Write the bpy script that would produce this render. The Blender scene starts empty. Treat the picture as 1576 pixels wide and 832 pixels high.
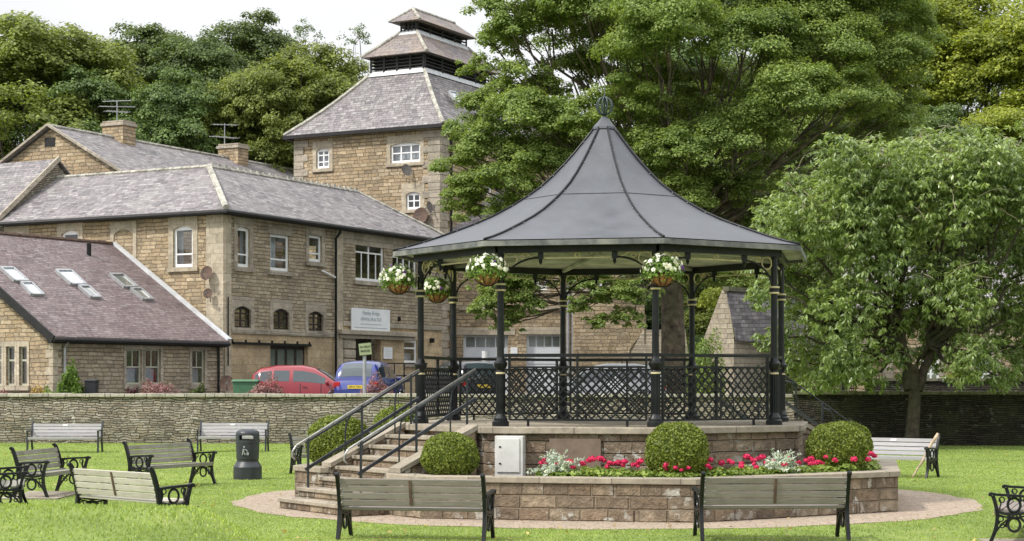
import bpy, math, random
import numpy as np
from mathutils import Vector, Matrix
random.seed(7); RNG = np.random.default_rng(7)
R = math.radians; PI = math.pi
scn = bpy.context.scene; COL = scn.collection
# ------------------------------------------------------------------ camera, sky, sun, exposure
EYE = 1.96; FPX = 2752.0; CX = 788.0; HY = 587.5          # photograph: 1576 x 832
cam_d = bpy.data.cameras.new('camera'); cam = bpy.data.objects.new('camera', cam_d); COL.objects.link(cam)
cam.location = (0, 0, EYE); cam.rotation_euler = (PI/2, 0, 0)
cam_d.sensor_width = 36; cam_d.lens = FPX/1576*36; cam_d.shift_y = (HY-416)/1576
cam_d.clip_start = .1; cam_d.clip_end = 2000
scn.camera = cam
SUN = Vector((-.80, -.42, 1.05)).normalized()
w = bpy.data.worlds.new('World'); scn.world = w; w.use_nodes = True
nt = w.node_tree; nt.nodes.clear()
wo = nt.nodes.new('ShaderNodeOutputWorld'); bg = nt.nodes.new('ShaderNodeBackground')
sky = nt.nodes.new('ShaderNodeTexSky'); sky.sky_type = 'NISHITA'; sky.sun_disc = False
sky.sun_elevation = math.asin(SUN.z); sky.sun_rotation = math.atan2(SUN.x, SUN.y)
tc = nt.nodes.new('ShaderNodeTexCoord'); mp = nt.nodes.new('ShaderNodeMapping'); mp.inputs['Scale'].default_value = (1, 1, 3.2)
no = nt.nodes.new('ShaderNodeTexNoise'); no.inputs['Scale'].default_value = 3.2; no.inputs['Detail'].default_value = 7; no.inputs['Roughness'].default_value = .55
rp = nt.nodes.new('ShaderNodeValToRGB'); rp.color_ramp.elements[0].position = .3; rp.color_ramp.elements[0].color = (5.6, 5.7, 5.9, 1)
rp.color_ramp.elements[1].position = .62; rp.color_ramp.elements[1].color = (6.9, 6.95, 7.05, 1)
mx = nt.nodes.new('ShaderNodeMix'); mx.data_type = 'RGBA'; mx.inputs['Factor'].default_value = .93
L = nt.links.new
L(tc.outputs['Generated'], mp.inputs[0]); L(mp.outputs[0], no.inputs['Vector']); L(no.outputs['Fac'], rp.inputs[0])
L(sky.outputs[0], mx.inputs[6]); L(rp.outputs[0], mx.inputs[7]); gs = nt.nodes.new('ShaderNodeSeparateXYZ'); L(tc.outputs['Generated'], gs.inputs[0])      # overcast sky: brighter towards the zenith
gm = nt.nodes.new('ShaderNodeMapRange'); gm.inputs['From Min'].default_value = .05; gm.inputs['From Max'].default_value = 1; gm.inputs['To Min'].default_value = .86; gm.inputs['To Max'].default_value = 2.3; L(gs.outputs[2], gm.inputs[0])
vm = nt.nodes.new('ShaderNodeVectorMath'); vm.operation = 'SCALE'; L(mx.outputs[2], vm.inputs[0]); L(gm.outputs[0], vm.inputs['Scale']); L(vm.outputs[0], bg.inputs[0])
bg.inputs[1].default_value = .105; L(bg.outputs[0], wo.inputs[0])
sd = bpy.data.lights.new('sun', 'SUN'); sun = bpy.data.objects.new('sun', sd); COL.objects.link(sun)
sd.energy = 2.7; sd.angle = R(5); sd.color = (1, .955, .88)
sun.rotation_euler = SUN.to_track_quat('Z', 'Y').to_euler(); sun.location = (0, 0, 60)
vs = scn.view_settings; vs.view_transform = 'Standard'; vs.look = 'None'; vs.exposure = .45; vs.gamma = 1; vs.use_curve_mapping = False
scn.render.engine = 'CYCLES'; scn.cycles.use_denoising = True
scn.cycles.max_bounces = 6; scn.cycles.diffuse_bounces = 4; scn.cycles.transparent_max_bounces = 12

# ------------------------------------------------------------------ helpers: pixels to points (for laying out)
def at(px, py, Y): return Vector(((px-CX)/FPX*Y, Y, EYE+(HY-py)/FPX*Y))
def xat(px, Y): return (px-CX)/FPX*Y
class Frame:                                    # a vertical wall plane: s along u, d inward along n, z up
    def __init__(s, o, u, n): s.o = Vector((o[0], o[1])); s.u = Vector(u).normalized(); s.n = Vector(n).normalized()
    def p(f, s, d, z): q = f.o+f.u*s+f.n*d; return Vector((q.x, q.y, z))
    def sz(f, px, py, d=0):
        k = (px-CX)/FPX; o = f.o+f.n*d
        s = (k*o.y-o.x)/(f.u.x-k*f.u.y); Y = o.y+f.u.y*s
        return s, EYE+(HY-py)/FPX*Y

# ------------------------------------------------------------------ materials
def new_mat(name):
    m = bpy.data.materials.new(name); m.use_nodes = True; t = m.node_tree; t.nodes.clear(); return m, t
class G:                                        # small node-expression helper
    def __init__(s, t): s.t = t
    def n(s, kind, **kw):
        x = s.t.nodes.new(kind)
        for k, v in kw.items(): setattr(x, k, v)
        return x
    def put(s, inp, v):
        if hasattr(v, 'node'): s.t.links.new(v, inp)
        else: inp.default_value = v
    def m(s, op, a, b=0.0, c=0.0, clamp=False):
        x = s.n('ShaderNodeMath', operation=op); x.use_clamp = clamp
        s.put(x.inputs[0], a); s.put(x.inputs[1], b); s.put(x.inputs[2], c); return x.outputs[0]
    def noise(s, vec, scale, detail=4, rough=.5, dist=0.0):
        x = s.n('ShaderNodeTexNoise'); s.put(x.inputs['Vector'], vec); x.inputs['Scale'].default_value = scale
        x.inputs['Detail'].default_value = detail; x.inputs['Roughness'].default_value = rough; x.inputs['Distortion'].default_value = dist
        return x.outputs['Fac']
    def ramp(s, f, stops, interp='LINEAR'):
        x = s.n('ShaderNodeValToRGB'); r = x.color_ramp; r.interpolation = interp
        while len(r.elements) < len(stops): r.elements.new(.5)
        for e, (p, c) in zip(r.elements, stops): e.position = p; e.color = (*c, 1) if len(c) == 3 else c
        s.put(x.inputs[0], f); return x.outputs[0]
    def mix(s, f, a, b, mode='MIX'):
        x = s.n('ShaderNodeMix', data_type='RGBA', blend_type=mode); s.put(x.inputs[0], f)
        for i, v in ((6, a), (7, b)): s.put(x.inputs[i], (*v, 1) if isinstance(v, tuple) and len(v) == 3 else v)
        return x.outputs[2]
    def comb(s, a, b, c=0.0):
        x = s.n('ShaderNodeCombineXYZ'); s.put(x.inputs[0], a); s.put(x.inputs[1], b); s.put(x.inputs[2], c); return x.outputs[0]
    def bump(s, h, strength, dist):
        x = s.n('ShaderNodeBump'); x.inputs['Strength'].default_value = strength; x.inputs['Distance'].default_value = dist
        s.put(x.inputs['Height'], h); return x.outputs[0]
    def out(s, col, rough=.8, normal=None, metal=0.0, spec=.3, coat=0.0):
        b = s.n('ShaderNodeBsdfPrincipled'); o = s.n('ShaderNodeOutputMaterial')
        s.put(b.inputs['Base Color'], (*col, 1) if isinstance(col, tuple) and len(col) == 3 else col)
        s.put(b.inputs['Roughness'], rough); s.put(b.inputs['Metallic'], metal); s.put(b.inputs['Specular IOR Level'], spec)
        s.put(b.inputs['Coat Weight'], coat)
        if normal is not None: s.t.links.new(normal, b.inputs['Normal'])
        s.t.links.new(b.outputs[0], o.inputs[0]); return b
def simple(name, col, rough=.6, var=.15, scale=6, metal=0.0, spec=.4, coat=0.0, bump=0.0, objrand=0.0, dirt=None):
    m, t = new_mat(name); g = G(t); c = g.n('ShaderNodeTexCoord').outputs['Object']
    f = g.noise(c, scale, 5, .6)
    lo = tuple(max(0, x*(1-var*1.6)) for x in col); hi = tuple(min(1, x*(1+var)) for x in col)
    cc = g.ramp(f, [(.3, lo), (.7, hi)])
    if dirt:
        f2 = g.noise(c, scale*.35, 6, .65); cc = g.mix(g.m('MULTIPLY', g.ramp(f2, [(.48, (0, 0, 0)), (.66, (1, 1, 1))]), .8), cc, dirt)
    if objrand:
        r = g.n('ShaderNodeObjectInfo').outputs['Random']; h = g.n('ShaderNodeHueSaturation')
        g.put(h.inputs['Value'], g.m('MULTIPLY_ADD', r, objrand*2, 1-objrand)); g.put(h.inputs['Color'], cc); cc = h.outputs[0]
    nn = g.bump(g.noise(c, scale*5, 4, .6), 1, bump) if bump else None
    g.out(cc, rough, nn, metal, spec, coat); return m
def stone(name, w, h, tones, mortar, mw=.012, wob=.012, bump=.03, stain=(.10, .09, .075), stain_amt=.5, lichen=0.0, rough=.85, green=0.0, fine=9.0, rugged=0, bigs=.55):
    m, t = new_mat(name); g = G(t)
    uv = g.n('ShaderNodeUVMap', uv_map='UVMap').outputs[0]; ob = g.n('ShaderNodeTexCoord').outputs['Object']
    sp = g.n('ShaderNodeSeparateXYZ'); g.put(sp.inputs[0], uv)
    nz = g.n('ShaderNodeTexNoise'); g.put(nz.inputs['Vector'], uv); nz.inputs['Scale'].default_value = 2.5; nz.inputs['Detail'].default_value = 3
    s2 = g.n('ShaderNodeSeparateColor'); g.put(s2.inputs[0], nz.outputs['Color'])
    u = g.m('MULTIPLY_ADD', g.m('SUBTRACT', s2.outputs[0], .5), wob*3, sp.outputs[0])
    v = g.m('MULTIPLY_ADD', g.m('SUBTRACT', s2.outputs[1], .5), wob*3, sp.outputs[1])
    vv = g.m('DIVIDE', v, h); row = g.m('FLOOR', vv); fv = g.m('FRACT', vv)
    wn = g.n('ShaderNodeTexWhiteNoise', noise_dimensions='1D'); g.put(wn.inputs['W'], row); rr = wn.outputs['Value']
    uu = g.m('ADD', g.m('MULTIPLY', g.m('DIVIDE', u, w), g.m('MULTIPLY_ADD', rr, .6, .7)), g.m('MULTIPLY', rr, 37.3))
    # uneven block lengths: warp u by a low noise
    uu = g.m('ADD', uu, g.m('MULTIPLY', g.noise(g.comb(uu, row), 1.1, 1), .9))
    col = g.m('FLOOR', uu); fu = g.m('FRACT', uu)
    w3 = g.n('ShaderNodeTexWhiteNoise', noise_dimensions='3D'); g.put(w3.inputs['Vector'], g.comb(col, row, 3.1))
    tone = g.ramp(w3.outputs['Value'], [(i/(len(tones)-1), c) for i, c in enumerate(tones)])
    eu = g.m('MULTIPLY', g.m('MINIMUM', fu, g.m('SUBTRACT', 1, fu)), w); ev = g.m('MULTIPLY', g.m('MINIMUM', fv, g.m('SUBTRACT', 1, fv)), h)
    e = g.m('MINIMUM', eu, ev)
    mask = g.m('DIVIDE', g.m('SUBTRACT', e, mw*.4), mw, clamp=True)
    f1 = g.noise(ob, fine, 6, .65); tone = g.mix(.55, tone, g.ramp(f1, [(.28, (.55, .53, .5)), (.72, (1.3, 1.27, 1.2))]), 'MULTIPLY')
    f0 = g.noise(ob, fine*.38, 6, .7, .8); tone = g.mix(.5+.3*rugged, tone, g.ramp(f0, [(.30, (.50, .47, .44)), (.5, (1, 1, 1)), (.70, (1.35, 1.33, 1.28))]), 'MULTIPLY')
    c = g.mix(mask, mortar, tone)
    big = g.noise(ob, bigs, 6, .62); c = g.mix(g.m('MULTIPLY', g.ramp(big, [(.44, (0, 0, 0)), (.68, (1, 1, 1))]), stain_amt), c, g.mix(.75, c, stain))
    if green:
        gf = g.noise(ob, 1.4, 5, .6); c = g.mix(g.m('MULTIPLY', g.ramp(gf, [(.45, (0, 0, 0)), (.62, (1, 1, 1))]), green), c, (.085, .10, .04))
    if lichen:
        lf = g.noise(ob, 5.5, 5, .55); l2 = g.noise(ob, 1.1, 3, .5)
        k = g.m('MULTIPLY', g.ramp(lf, [(.60-.045*rugged, (0, 0, 0)), (.655-.045*rugged, (1, 1, 1))]), g.ramp(l2, [(.42, (0, 0, 0)), (.6, (1, 1, 1))]))
        c = g.mix(g.m('MULTIPLY', k, lichen), c, (.55, .53, .47))
    hgt = g.m('ADD', g.m('MULTIPLY', mask, .7), g.m('ADD', g.m('MULTIPLY', g.m('ADD', f1, f0), .5), g.m('MULTIPLY', w3.outputs['Value'], .35)))
    g.out(c, rough, g.bump(hgt, 1, bump), 0, .25); return m
def leafmat(name, a, b, tr=.3, rough=.5, objrand=0.0, spec=.3):
    m, t = new_mat(name); g = G(t)
    r = g.n('ShaderNodeNewGeometry').outputs['Random Per Island']
    c = g.ramp(r, [(0, a), (.75, b), (1, tuple(min(1, x*1.35) for x in b))])
    ob = g.n('ShaderNodeTexCoord').outputs['Object']
    c = g.mix(.6, c, g.ramp(g.noise(ob, .55, 4), [(.35, (.72, .76, .75)), (.65, (1.22, 1.18, 1.0))]), 'MULTIPLY')
    if objrand:
        rr = g.n('ShaderNodeObjectInfo').outputs['Random']; h = g.n('ShaderNodeHueSaturation')
        g.put(h.inputs['Value'], g.m('MULTIPLY_ADD', rr, objrand*2, 1-objrand)); g.put(h.inputs['Hue'], g.m('MULTIPLY_ADD', rr, .026, .484)); g.put(h.inputs['Color'], c); c = h.outputs[0]
    p = g.n('ShaderNodeBsdfPrincipled'); g.put(p.inputs['Base Color'], c); p.inputs['Roughness'].default_value = rough; p.inputs['Specular IOR Level'].default_value = spec
    tl = g.n('ShaderNodeBsdfTranslucent'); g.put(tl.inputs[0], g.mix(1.0, c, (1.5, 1.5, .7), 'MULTIPLY'))
    ms = g.n('ShaderNodeMixShader'); ms.inputs[0].default_value = tr; o = g.n('ShaderNodeOutputMaterial')
    t.links.new(p.outputs[0], ms.inputs[1]); t.links.new(tl.outputs[0], ms.inputs[2]); t.links.new(ms.outputs[0], o.inputs[0]); return m
M = {}
sand = [(.32, .245, .155), (.40, .315, .21), (.24, .185, .125), (.46, .375, .26), (.36, .27, .165), (.29, .235, .165)]
sand = [tuple(x*1.30 for x in c) for c in sand]
M['house_stone'] = stone('house_stone', .42, .15, sand, (.36, .30, .215), mw=.012, wob=.03, bump=.06, stain_amt=.42)
M['house_stone_shade'] = stone('house_stone_shade', .42, .145, [(.41, .335, .24), (.49, .41, .30), (.31, .26, .19), (.55, .475, .36), (.44, .355, .25)], (.34, .29, .22), mw=.012, wob=.03, bump=.06, stain_amt=.45)  # cooler copy of the house stone, tinted for faces turned from the sun
M['tower_stone'] = stone('tower_stone', .46, .18, sand, (.36, .30, .215), mw=.013, wob=.03, bump=.08, stain_amt=.35)
M['ashlar'] = stone('ashlar', .75, .33, [(.54, .42, .27), (.48, .37, .24), (.58, .46, .30), (.43, .335, .22)], (.32, .26, .18), mw=.007, wob=.002, bump=.008, stain_amt=.4)
M['trim'] = stone('trim', .9, .40, [(.54, .475, .37), (.47, .415, .325), (.60, .53, .42)], (.30, .26, .2), mw=.006, wob=.002, bump=.008, stain_amt=.45)
M['trim_grey'] = stone('trim_grey', .8, .30, [(.46, .41, .335), (.39, .35, .29), (.52, .465, .385)], (.28, .25, .21), mw=.008, wob=.004, bump=.012, stain_amt=.55)
M['pale_stone'] = stone('pale_stone', .5, .22, [(.50, .44, .35), (.42, .37, .29), (.56, .50, .40)], (.36, .32, .26), bump=.03, stain_amt=.4)
M['drystone'] = stone('drystone', .32, .08, [(.33, .29, .225), (.43, .39, .32), (.22, .195, .155), (.50, .465, .39), (.36, .30, .225), (.27, .25, .205)], (.12, .108, .088), mw=.012, wob=.055, bump=.07, stain=(.13, .115, .095), stain_amt=.7, lichen=.95, fine=12, bigs=1.0)
M['drystone_dark_shade'] = stone('drystone_dark_shade', .30, .068, [(.06, .053, .042), (.095, .085, .066), (.038, .035, .029), (.08, .072, .055)], (.018, .016, .014), mw=.014, wob=.03, bump=.07, stain=(.03, .032, .022), stain_amt=.6, lichen=.3, green=.35, fine=12)  # mossy drystone with the cherry's shade put into its darker tones
M['coping'] = stone('coping', .8, .6, [(.43, .41, .36), (.52, .49, .43), (.36, .34, .30)], (.14, .13, .11), mw=.012, wob=.01, bump=.04, stain=(.20, .19, .15), stain_amt=.7, lichen=.8)
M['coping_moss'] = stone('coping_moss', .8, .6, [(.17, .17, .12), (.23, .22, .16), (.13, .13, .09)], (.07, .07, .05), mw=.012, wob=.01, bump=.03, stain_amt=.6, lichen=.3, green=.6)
blk = [(.27, .205, .145), (.35, .275, .20), (.20, .155, .115), (.40, .325, .24), (.30, .22, .155), (.24, .19, .145)]
M['plinth_stone'] = stone('plinth_stone', .42, .178, blk, (.33, .26, .18), mw=.012, wob=.012, bump=.14, stain=(.10, .08, .062), stain_amt=.9, lichen=.95, fine=10, rugged=1, bigs=1.9)
M['flag'] = stone('flag', 1.0, .9, [(.35, .31, .25), (.40, .355, .29), (.30, .265, .215)], (.2, .17, .14), mw=.007, wob=.003, bump=.012, stain=(.20, .18, .14), stain_amt=.7, lichen=.3)
M['slate'] = stone('slate', .30, .17, [(.19, .175, .19), (.27, .25, .262), (.135, .125, .137), (.35, .335, .34), (.22, .19, .205)], (.10, .09, .10), mw=.010, wob=.006, bump=.02, stain=(.30, .29, .27), stain_amt=.5, rough=.6, lichen=.12)
M['slate_purple'] = stone('slate_purple', .30, .13, [(.19, .145, .15), (.23, .18, .185), (.15, .115, .12), (.28, .24, .245), (.205, .155, .157)], (.07, .05, .055), mw=.011, wob=.004, bump=.02, stain=(.27, .23, .22), stain_amt=.35, rough=.6, lichen=.1)
M['slate_lichen'] = stone('slate_lichen', .35, .24, [(.22, .195, .20), (.27, .245, .25), (.18, .16, .17), (.30, .27, .26)], (.12, .11, .11), mw=.010, wob=.006, bump=.02, stain=(.36, .25, .13), stain_amt=.45, rough=.65, lichen=.25)
M['paver'] = stone('paver', .2, .1, [(.40, .315, .25), (.44, .355, .29), (.35, .275, .22), (.42, .34, .275)], (.22, .19, .14), mw=.009, wob=.004, bump=.008, stain=(.33, .29, .21), stain_amt=.5, fine=20)
M['ridge'] = simple('ridge', (.48, .46, .40), .9, .3, 5, dirt=(.17, .16, .13), bump=.02)
M['lead'] = simple('lead', (.60, .62, .64), .5, .12, 3)
M['black_wood'] = simple('black_wood', (.018, .017, .017), .55, .3, 4)
M['iron'] = simple('iron', (.007, .0082, .0105), .36, .35, 9, spec=.35, bump=.002, dirt=(.018, .019, .019))
M['rail_iron'] = simple('rail_iron', (.028, .033, .042), .33, .3, 6, spec=.55)
M['rail_worn'] = simple('rail_worn', (.42, .41, .39), .3, .3, 6, metal=.5, spec=.6)
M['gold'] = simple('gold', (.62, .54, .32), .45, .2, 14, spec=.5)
M['soffit'] = simple('soffit', (.52, .52, .47), .7, .25, 2.5, dirt=(.24, .24, .20))
M['upvc'] = simple('upvc', (.88, .89, .90), .35, .05, 3)
M['cream'] = simple('cream', (.47, .47, .37), .5, .1, 3)
M['curtain'] = simple('curtain', (.62, .62, .64), .9, .15, 5)
M['dark_wood'] = simple('dark_wood', (.035, .024, .02), .5, .4, 5)
M['door_grey'] = simple('door_grey', (.70, .73, .78), .5, .06, 2)
M['cabinet'] = simple('cabinet', (.68, .68, .65), .5, .08, 4, dirt=(.50, .49, .44))
M['steel'] = simple('steel', (.42, .43, .44), .4, .15, 5, metal=.4)
M['rust'] = simple('rust', (.12, .075, .055), .75, .3, 6)
M['dish_grey'] = simple('dish_grey', (.16, .15, .14), .6, .2, 6)
M['bin'] = simple('bin', (.032, .036, .044), .42, .25, 5, spec=.5, bump=.001)
M['green_bin'] = simple('green_bin', (.08, .19, .10), .5, .1, 4)
M['black_bin'] = simple('black_bin', (.025, .027, .03), .5, .2, 4)
M['red_paint'] = simple('red_paint', (.27, .012, .022), .25, .06, 3, spec=.6, coat=.8)
M['blue_paint'] = simple('blue_paint', (.018, .032, .20), .22, .06, 3, spec=.6, coat=.8)
M['silver_paint'] = simple('silver_paint', (.56, .58, .60), .3, .05, 3, spec=.6, coat=.6)
M['dark_paint'] = simple('dark_paint', (.02, .022, .026), .25, .1, 3, spec=.6, coat=.6)
M['car_glass'] = simple('car_glass', (.045, .062, .07), .06, .1, 2, spec=1.0, coat=.5)
M['tyre'] = simple('tyre', (.02, .02, .02), .8, .1, 6)
M['red_lamp'] = simple('red_lamp', (.40, .02, .02), .2, .1, 6)
M['white_lamp'] = simple('white_lamp', (.7, .7, .72), .15, .1, 6)
M['plate_yellow'] = simple('plate_yellow', (.75, .55, .06), .4, .03, 6)
M['white_sign'] = simple('white_sign', (.86, .88, .90), .5, .05, 1.5)
M['sign_green'] = simple('sign_green', (.33, .38, .22), .6, .12, 5)
M['letter_dark'] = simple('letter_dark', (.03, .045, .025), .6, .05, 5)
M['letter_grey'] = simple('letter_grey', (.46, .52, .55), .6, .05, 5)
M['asphalt'] = simple('asphalt', (.085, .083, .08), .9, .25, 3, bump=.01)
M['soil'] = simple('soil', (.07, .05, .035), .95, .3, 8, bump=.03)
M['bark'] = simple('bark', (.16, .125, .09), .9, .45, 4, bump=.05, dirt=(.09, .095, .05))
M['bark_dark'] = simple('bark_dark', (.075, .06, .045), .9, .45, 5, bump=.04, dirt=(.05, .06, .03))
M['twig'] = simple('twig', (.30, .26, .19), .9, .3, 5)
M['stick'] = simple('stick', (.46, .35, .24), .7, .3, 9, dirt=(.24, .16, .10))
M['wood_rail'] = simple('wood_rail', (.40, .33, .24), .8, .2, 5)
M['plaque'] = simple('plaque', (.72, .72, .70), .4, .05, 5)
M['coir'] = simple('coir', (.42, .20, .085), .95, .35, 16, bump=.02)
M['fluff'] = simple('fluff', (.6, .66, .72), .9, .1, 5)
M['skylight'] = simple('skylight', (.52, .58, .64), .06, .15, 1.2, spec=1.0, coat=1.0)
M['skylight_dark'] = simple('skylight_dark', (.17, .19, .18), .08, .2, 1.2, spec=1.0, coat=.6)
# leaves
M['leaf_sycamore'] = leafmat('leaf_sycamore', (.115, .17, .048), (.26, .335, .10), .40)
M['leaf_cherry'] = leafmat('leaf_cherry', (.13, .185, .062), (.31, .39, .165), .35, .36, spec=.7)
M['leaf_wood'] = leafmat('leaf_wood', (.062, .095, .036), (.135, .185, .062), .32, objrand=.24)
M['leaf_wood_light'] = leafmat('leaf_wood_light', (.12, .17, .048), (.255, .325, .09), .36, objrand=.16)
M['leaf_yellow'] = leafmat('leaf_yellow', (.12, .165, .028), (.31, .35, .06), .38, objrand=0)
M['leaf_purple'] = leafmat('leaf_purple', (.06, .025, .035), (.12, .05, .06), .25)
M['leaf_box'] = leafmat('leaf_box', (.065, .10, .018), (.25, .30, .06), .28)
M['leaf_bed'] = leafmat('leaf_bed', (.11, .19, .03), (.26, .33, .07), .3)
M['leaf_basket'] = leafmat('leaf_basket', (.06, .12, .02), (.17, .27, .05), .3)
M['leaf_silver'] = leafmat('leaf_silver', (.36, .44, .40), (.60, .66, .62), .2)
M['petal_red'] = leafmat('petal_red', (.50, .015, .09), (.78, .04, .15), .15)
M['petal_white'] = leafmat('petal_white', (.68, .68, .64), (.85, .85, .82), .15)
M['petal_purple'] = leafmat('petal_purple', (.10, .03, .22), (.20, .06, .4), .15)
M['heather'] = leafmat('heather', (.17, .09, .085), (.36, .19, .20), .2)
M['orange_leaf'] = leafmat('orange_leaf', (.30, .19, .05), (.42, .30, .08), .2)
def mk_wood(name, a, b, mossy, objrand):
    m, t = new_mat(name); g = G(t); ob = g.n('ShaderNodeTexCoord').outputs['Object']
    mp = g.n('ShaderNodeMapping'); mp.inputs['Scale'].default_value = (1.2, 22, 22); g.put(mp.inputs[0], ob)
    f = g.noise(mp.outputs[0], 3, 6, .65); c = g.ramp(f, [(.3, a), (.7, b)])
    f2 = g.noise(ob, 2.6, 5, .65); c = g.mix(g.m('MULTIPLY', g.ramp(f2, [(.42, (0, 0, 0)), (.66, (1, 1, 1))]), .6), c, mossy)
    wn = g.n('ShaderNodeNewGeometry').outputs['Random Per Island']
    rr = g.n('ShaderNodeObjectInfo').outputs['Random']; h = g.n('ShaderNodeHueSaturation')
    g.put(h.inputs['Value'], g.m('ADD', g.m('MULTIPLY_ADD', rr, objrand, 1-objrand*.5), g.m('MULTIPLY_ADD', wn, .28, -.14))); g.put(h.inputs['Color'], c)
    g.out(h.outputs[0], .75, g.bump(f, 1, .004), 0, .3); return m
M['bench_wood'] = mk_wood('bench_wood', (.20, .175, .158), (.30, .265, .24), (.19, .17, .14), .12)
M['bench_pale'] = mk_wood('bench_pale', (.42, .39, .33), (.56, .53, .46), (.36, .34, .27), .08)
M['bench_grey'] = mk_wood('bench_grey', (.33, .32, .33), (.46, .45, .46), (.38, .37, .36), .06)
M['bench_mossy'] = mk_wood('bench_mossy', (.22, .21, .18), (.36, .34, .30), (.17, .17, .09), .1)
# window pane: thin glass
m, t = new_mat('pane'); g = G(t); o = g.n('ShaderNodeOutputMaterial'); ms = g.n('ShaderNodeMixShader'); ms.inputs[0].default_value = .16
tr = g.n('ShaderNodeBsdfTransparent'); tr.inputs[0].default_value = (.78, .82, .84, 1); gl = g.n('ShaderNodeBsdfGlossy'); gl.inputs['Roughness'].default_value = .04
t.links.new(tr.outputs[0], ms.inputs[1]); t.links.new(gl.outputs[0], ms.inputs[2]); t.links.new(ms.outputs[0], o.inputs[0]); M['pane'] = m
# lawn
m, t = new_mat('lawn'); g = G(t); ob = g.n('ShaderNodeTexCoord').outputs['Object']
f = g.noise(ob, .22, 5, .6); f2 = g.noise(ob, 2.2, 6, .7); f3 = g.noise(ob, 45, 3, .7)
c = g.ramp(g.m('ADD', g.m('MULTIPLY', f, .45), g.m('MULTIPLY', f2, .55)), [(.36, (.15, .21, .05)), (.52, (.225, .30, .078)), (.66, (.33, .37, .13))])
c = g.mix(.5, c, g.ramp(f3, [(.3, (.6, .65, .5)), (.7, (1.3, 1.25, 1.2))]), 'MULTIPLY')
dry = g.noise(ob, .9, 4, .6, .6); c = g.mix(g.m('MULTIPLY', g.ramp(dry, [(.60, (0, 0, 0)), (.72, (1, 1, 1))]), .45), c, (.30, .27, .11))
g.out(c, .8, g.bump(f3, 1, .03), 0, .2); M['lawn'] = m
M['dead_leaf'] = leafmat('dead_leaf', (.16, .10, .04), (.42, .33, .12), .2)
M['blade'] = leafmat('blade', (.18, .265, .06), (.36, .445, .15), .42)
m, t = new_mat('hill'); g = G(t); ob = g.n('ShaderNodeTexCoord').outputs['Object']
g.out(g.ramp(g.noise(ob, .4, 6, .7), [(.35, (.03, .055, .015)), (.65, (.085, .13, .03))]), .9, g.bump(g.noise(ob, 3, 4), 1, .3)); M['hill'] = m
# bandstand roof: painted metal sheet, streaked down the slope
m, t = new_mat('roof_metal'); g = G(t); ob = g.n('ShaderNodeTexCoord').outputs['Object']
mp = g.n('ShaderNodeMapping'); mp.inputs['Scale'].default_value = (1, 1, .22); g.put(mp.inputs[0], ob)
f = g.noise(mp.outputs[0], 3.2, 6, .6); f2 = g.noise(ob, 24, 3, .5)
c = g.ramp(f, [(.3, (.042, .046, .055)), (.7, (.078, .084, .096))])
c = g.mix(g.m('MULTIPLY', g.ramp(f2, [(.72, (0, 0, 0)), (.76, (1, 1, 1))]), .55), c, (.42, .42, .40))
g.out(c, g.m('MULTIPLY_ADD', f, .22, .33), g.bump(g.noise(ob, 1.3, 3), 1, .02), .0, .75, .0); M['roof_metal'] = m

# ------------------------------------------------------------------ mesh builder
ORG = {}
def auto_uv(me):
    uvl = me.uv_layers.new(name='UVMap'); n = len(me.loops)
    co = np.empty(len(me.vertices)*3, dtype=np.float64); me.vertices.foreach_get('co', co); co = co.reshape(-1, 3)
    vi = np.empty(n, dtype=np.int64); me.loops.foreach_get('vertex_index', vi)
    pn = np.empty(len(me.polygons)*3); me.polygons.foreach_get('normal', pn); pn = pn.reshape(-1, 3)
    lt = np.empty(len(me.polygons), dtype=np.int64); me.polygons.foreach_get('loop_total', lt)
    nn = np.repeat(pn, lt, axis=0); tx = np.stack([-nn[:, 1], nn[:, 0], np.zeros(n)], 1); ln = np.linalg.norm(tx, axis=1)
    flat = ln < .05; tx[flat] = (1, 0, 0); ln[flat] = 1; tx /= ln[:, None]
    b = np.cross(nn, tx); b[flat] = (0, 1, 0); p = co[vi]
    uv = np.stack([(p*tx).sum(1), (p*b).sum(1)], 1).astype(np.float32); uvl.data.foreach_set('uv', uv.ravel())
def link_mesh(name, me, mat, parent=None, org=None):
    o = bpy.data.objects.new(name, me); COL.objects.link(o)
    if mat is not None: me.materials.append(mat)
    if parent is not None: o.parent = parent
    return o
def tag(o, label=None, cat=None, group=None, kind=None):
    if label: o['label'] = label
    if cat: o['category'] = cat
    if group: o['group'] = group
    if kind: o['kind'] = kind
    return o
def empty(name, loc=(0, 0, 0), label=None, cat=None, group=None, rz=0):
    o = bpy.data.objects.new(name, None); COL.objects.link(o); o.location = loc; o.rotation_euler = (0, 0, rz); o.empty_display_size = .3
    ORG[o.name] = Vector(loc); tag(o, label, cat, group); return o
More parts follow.
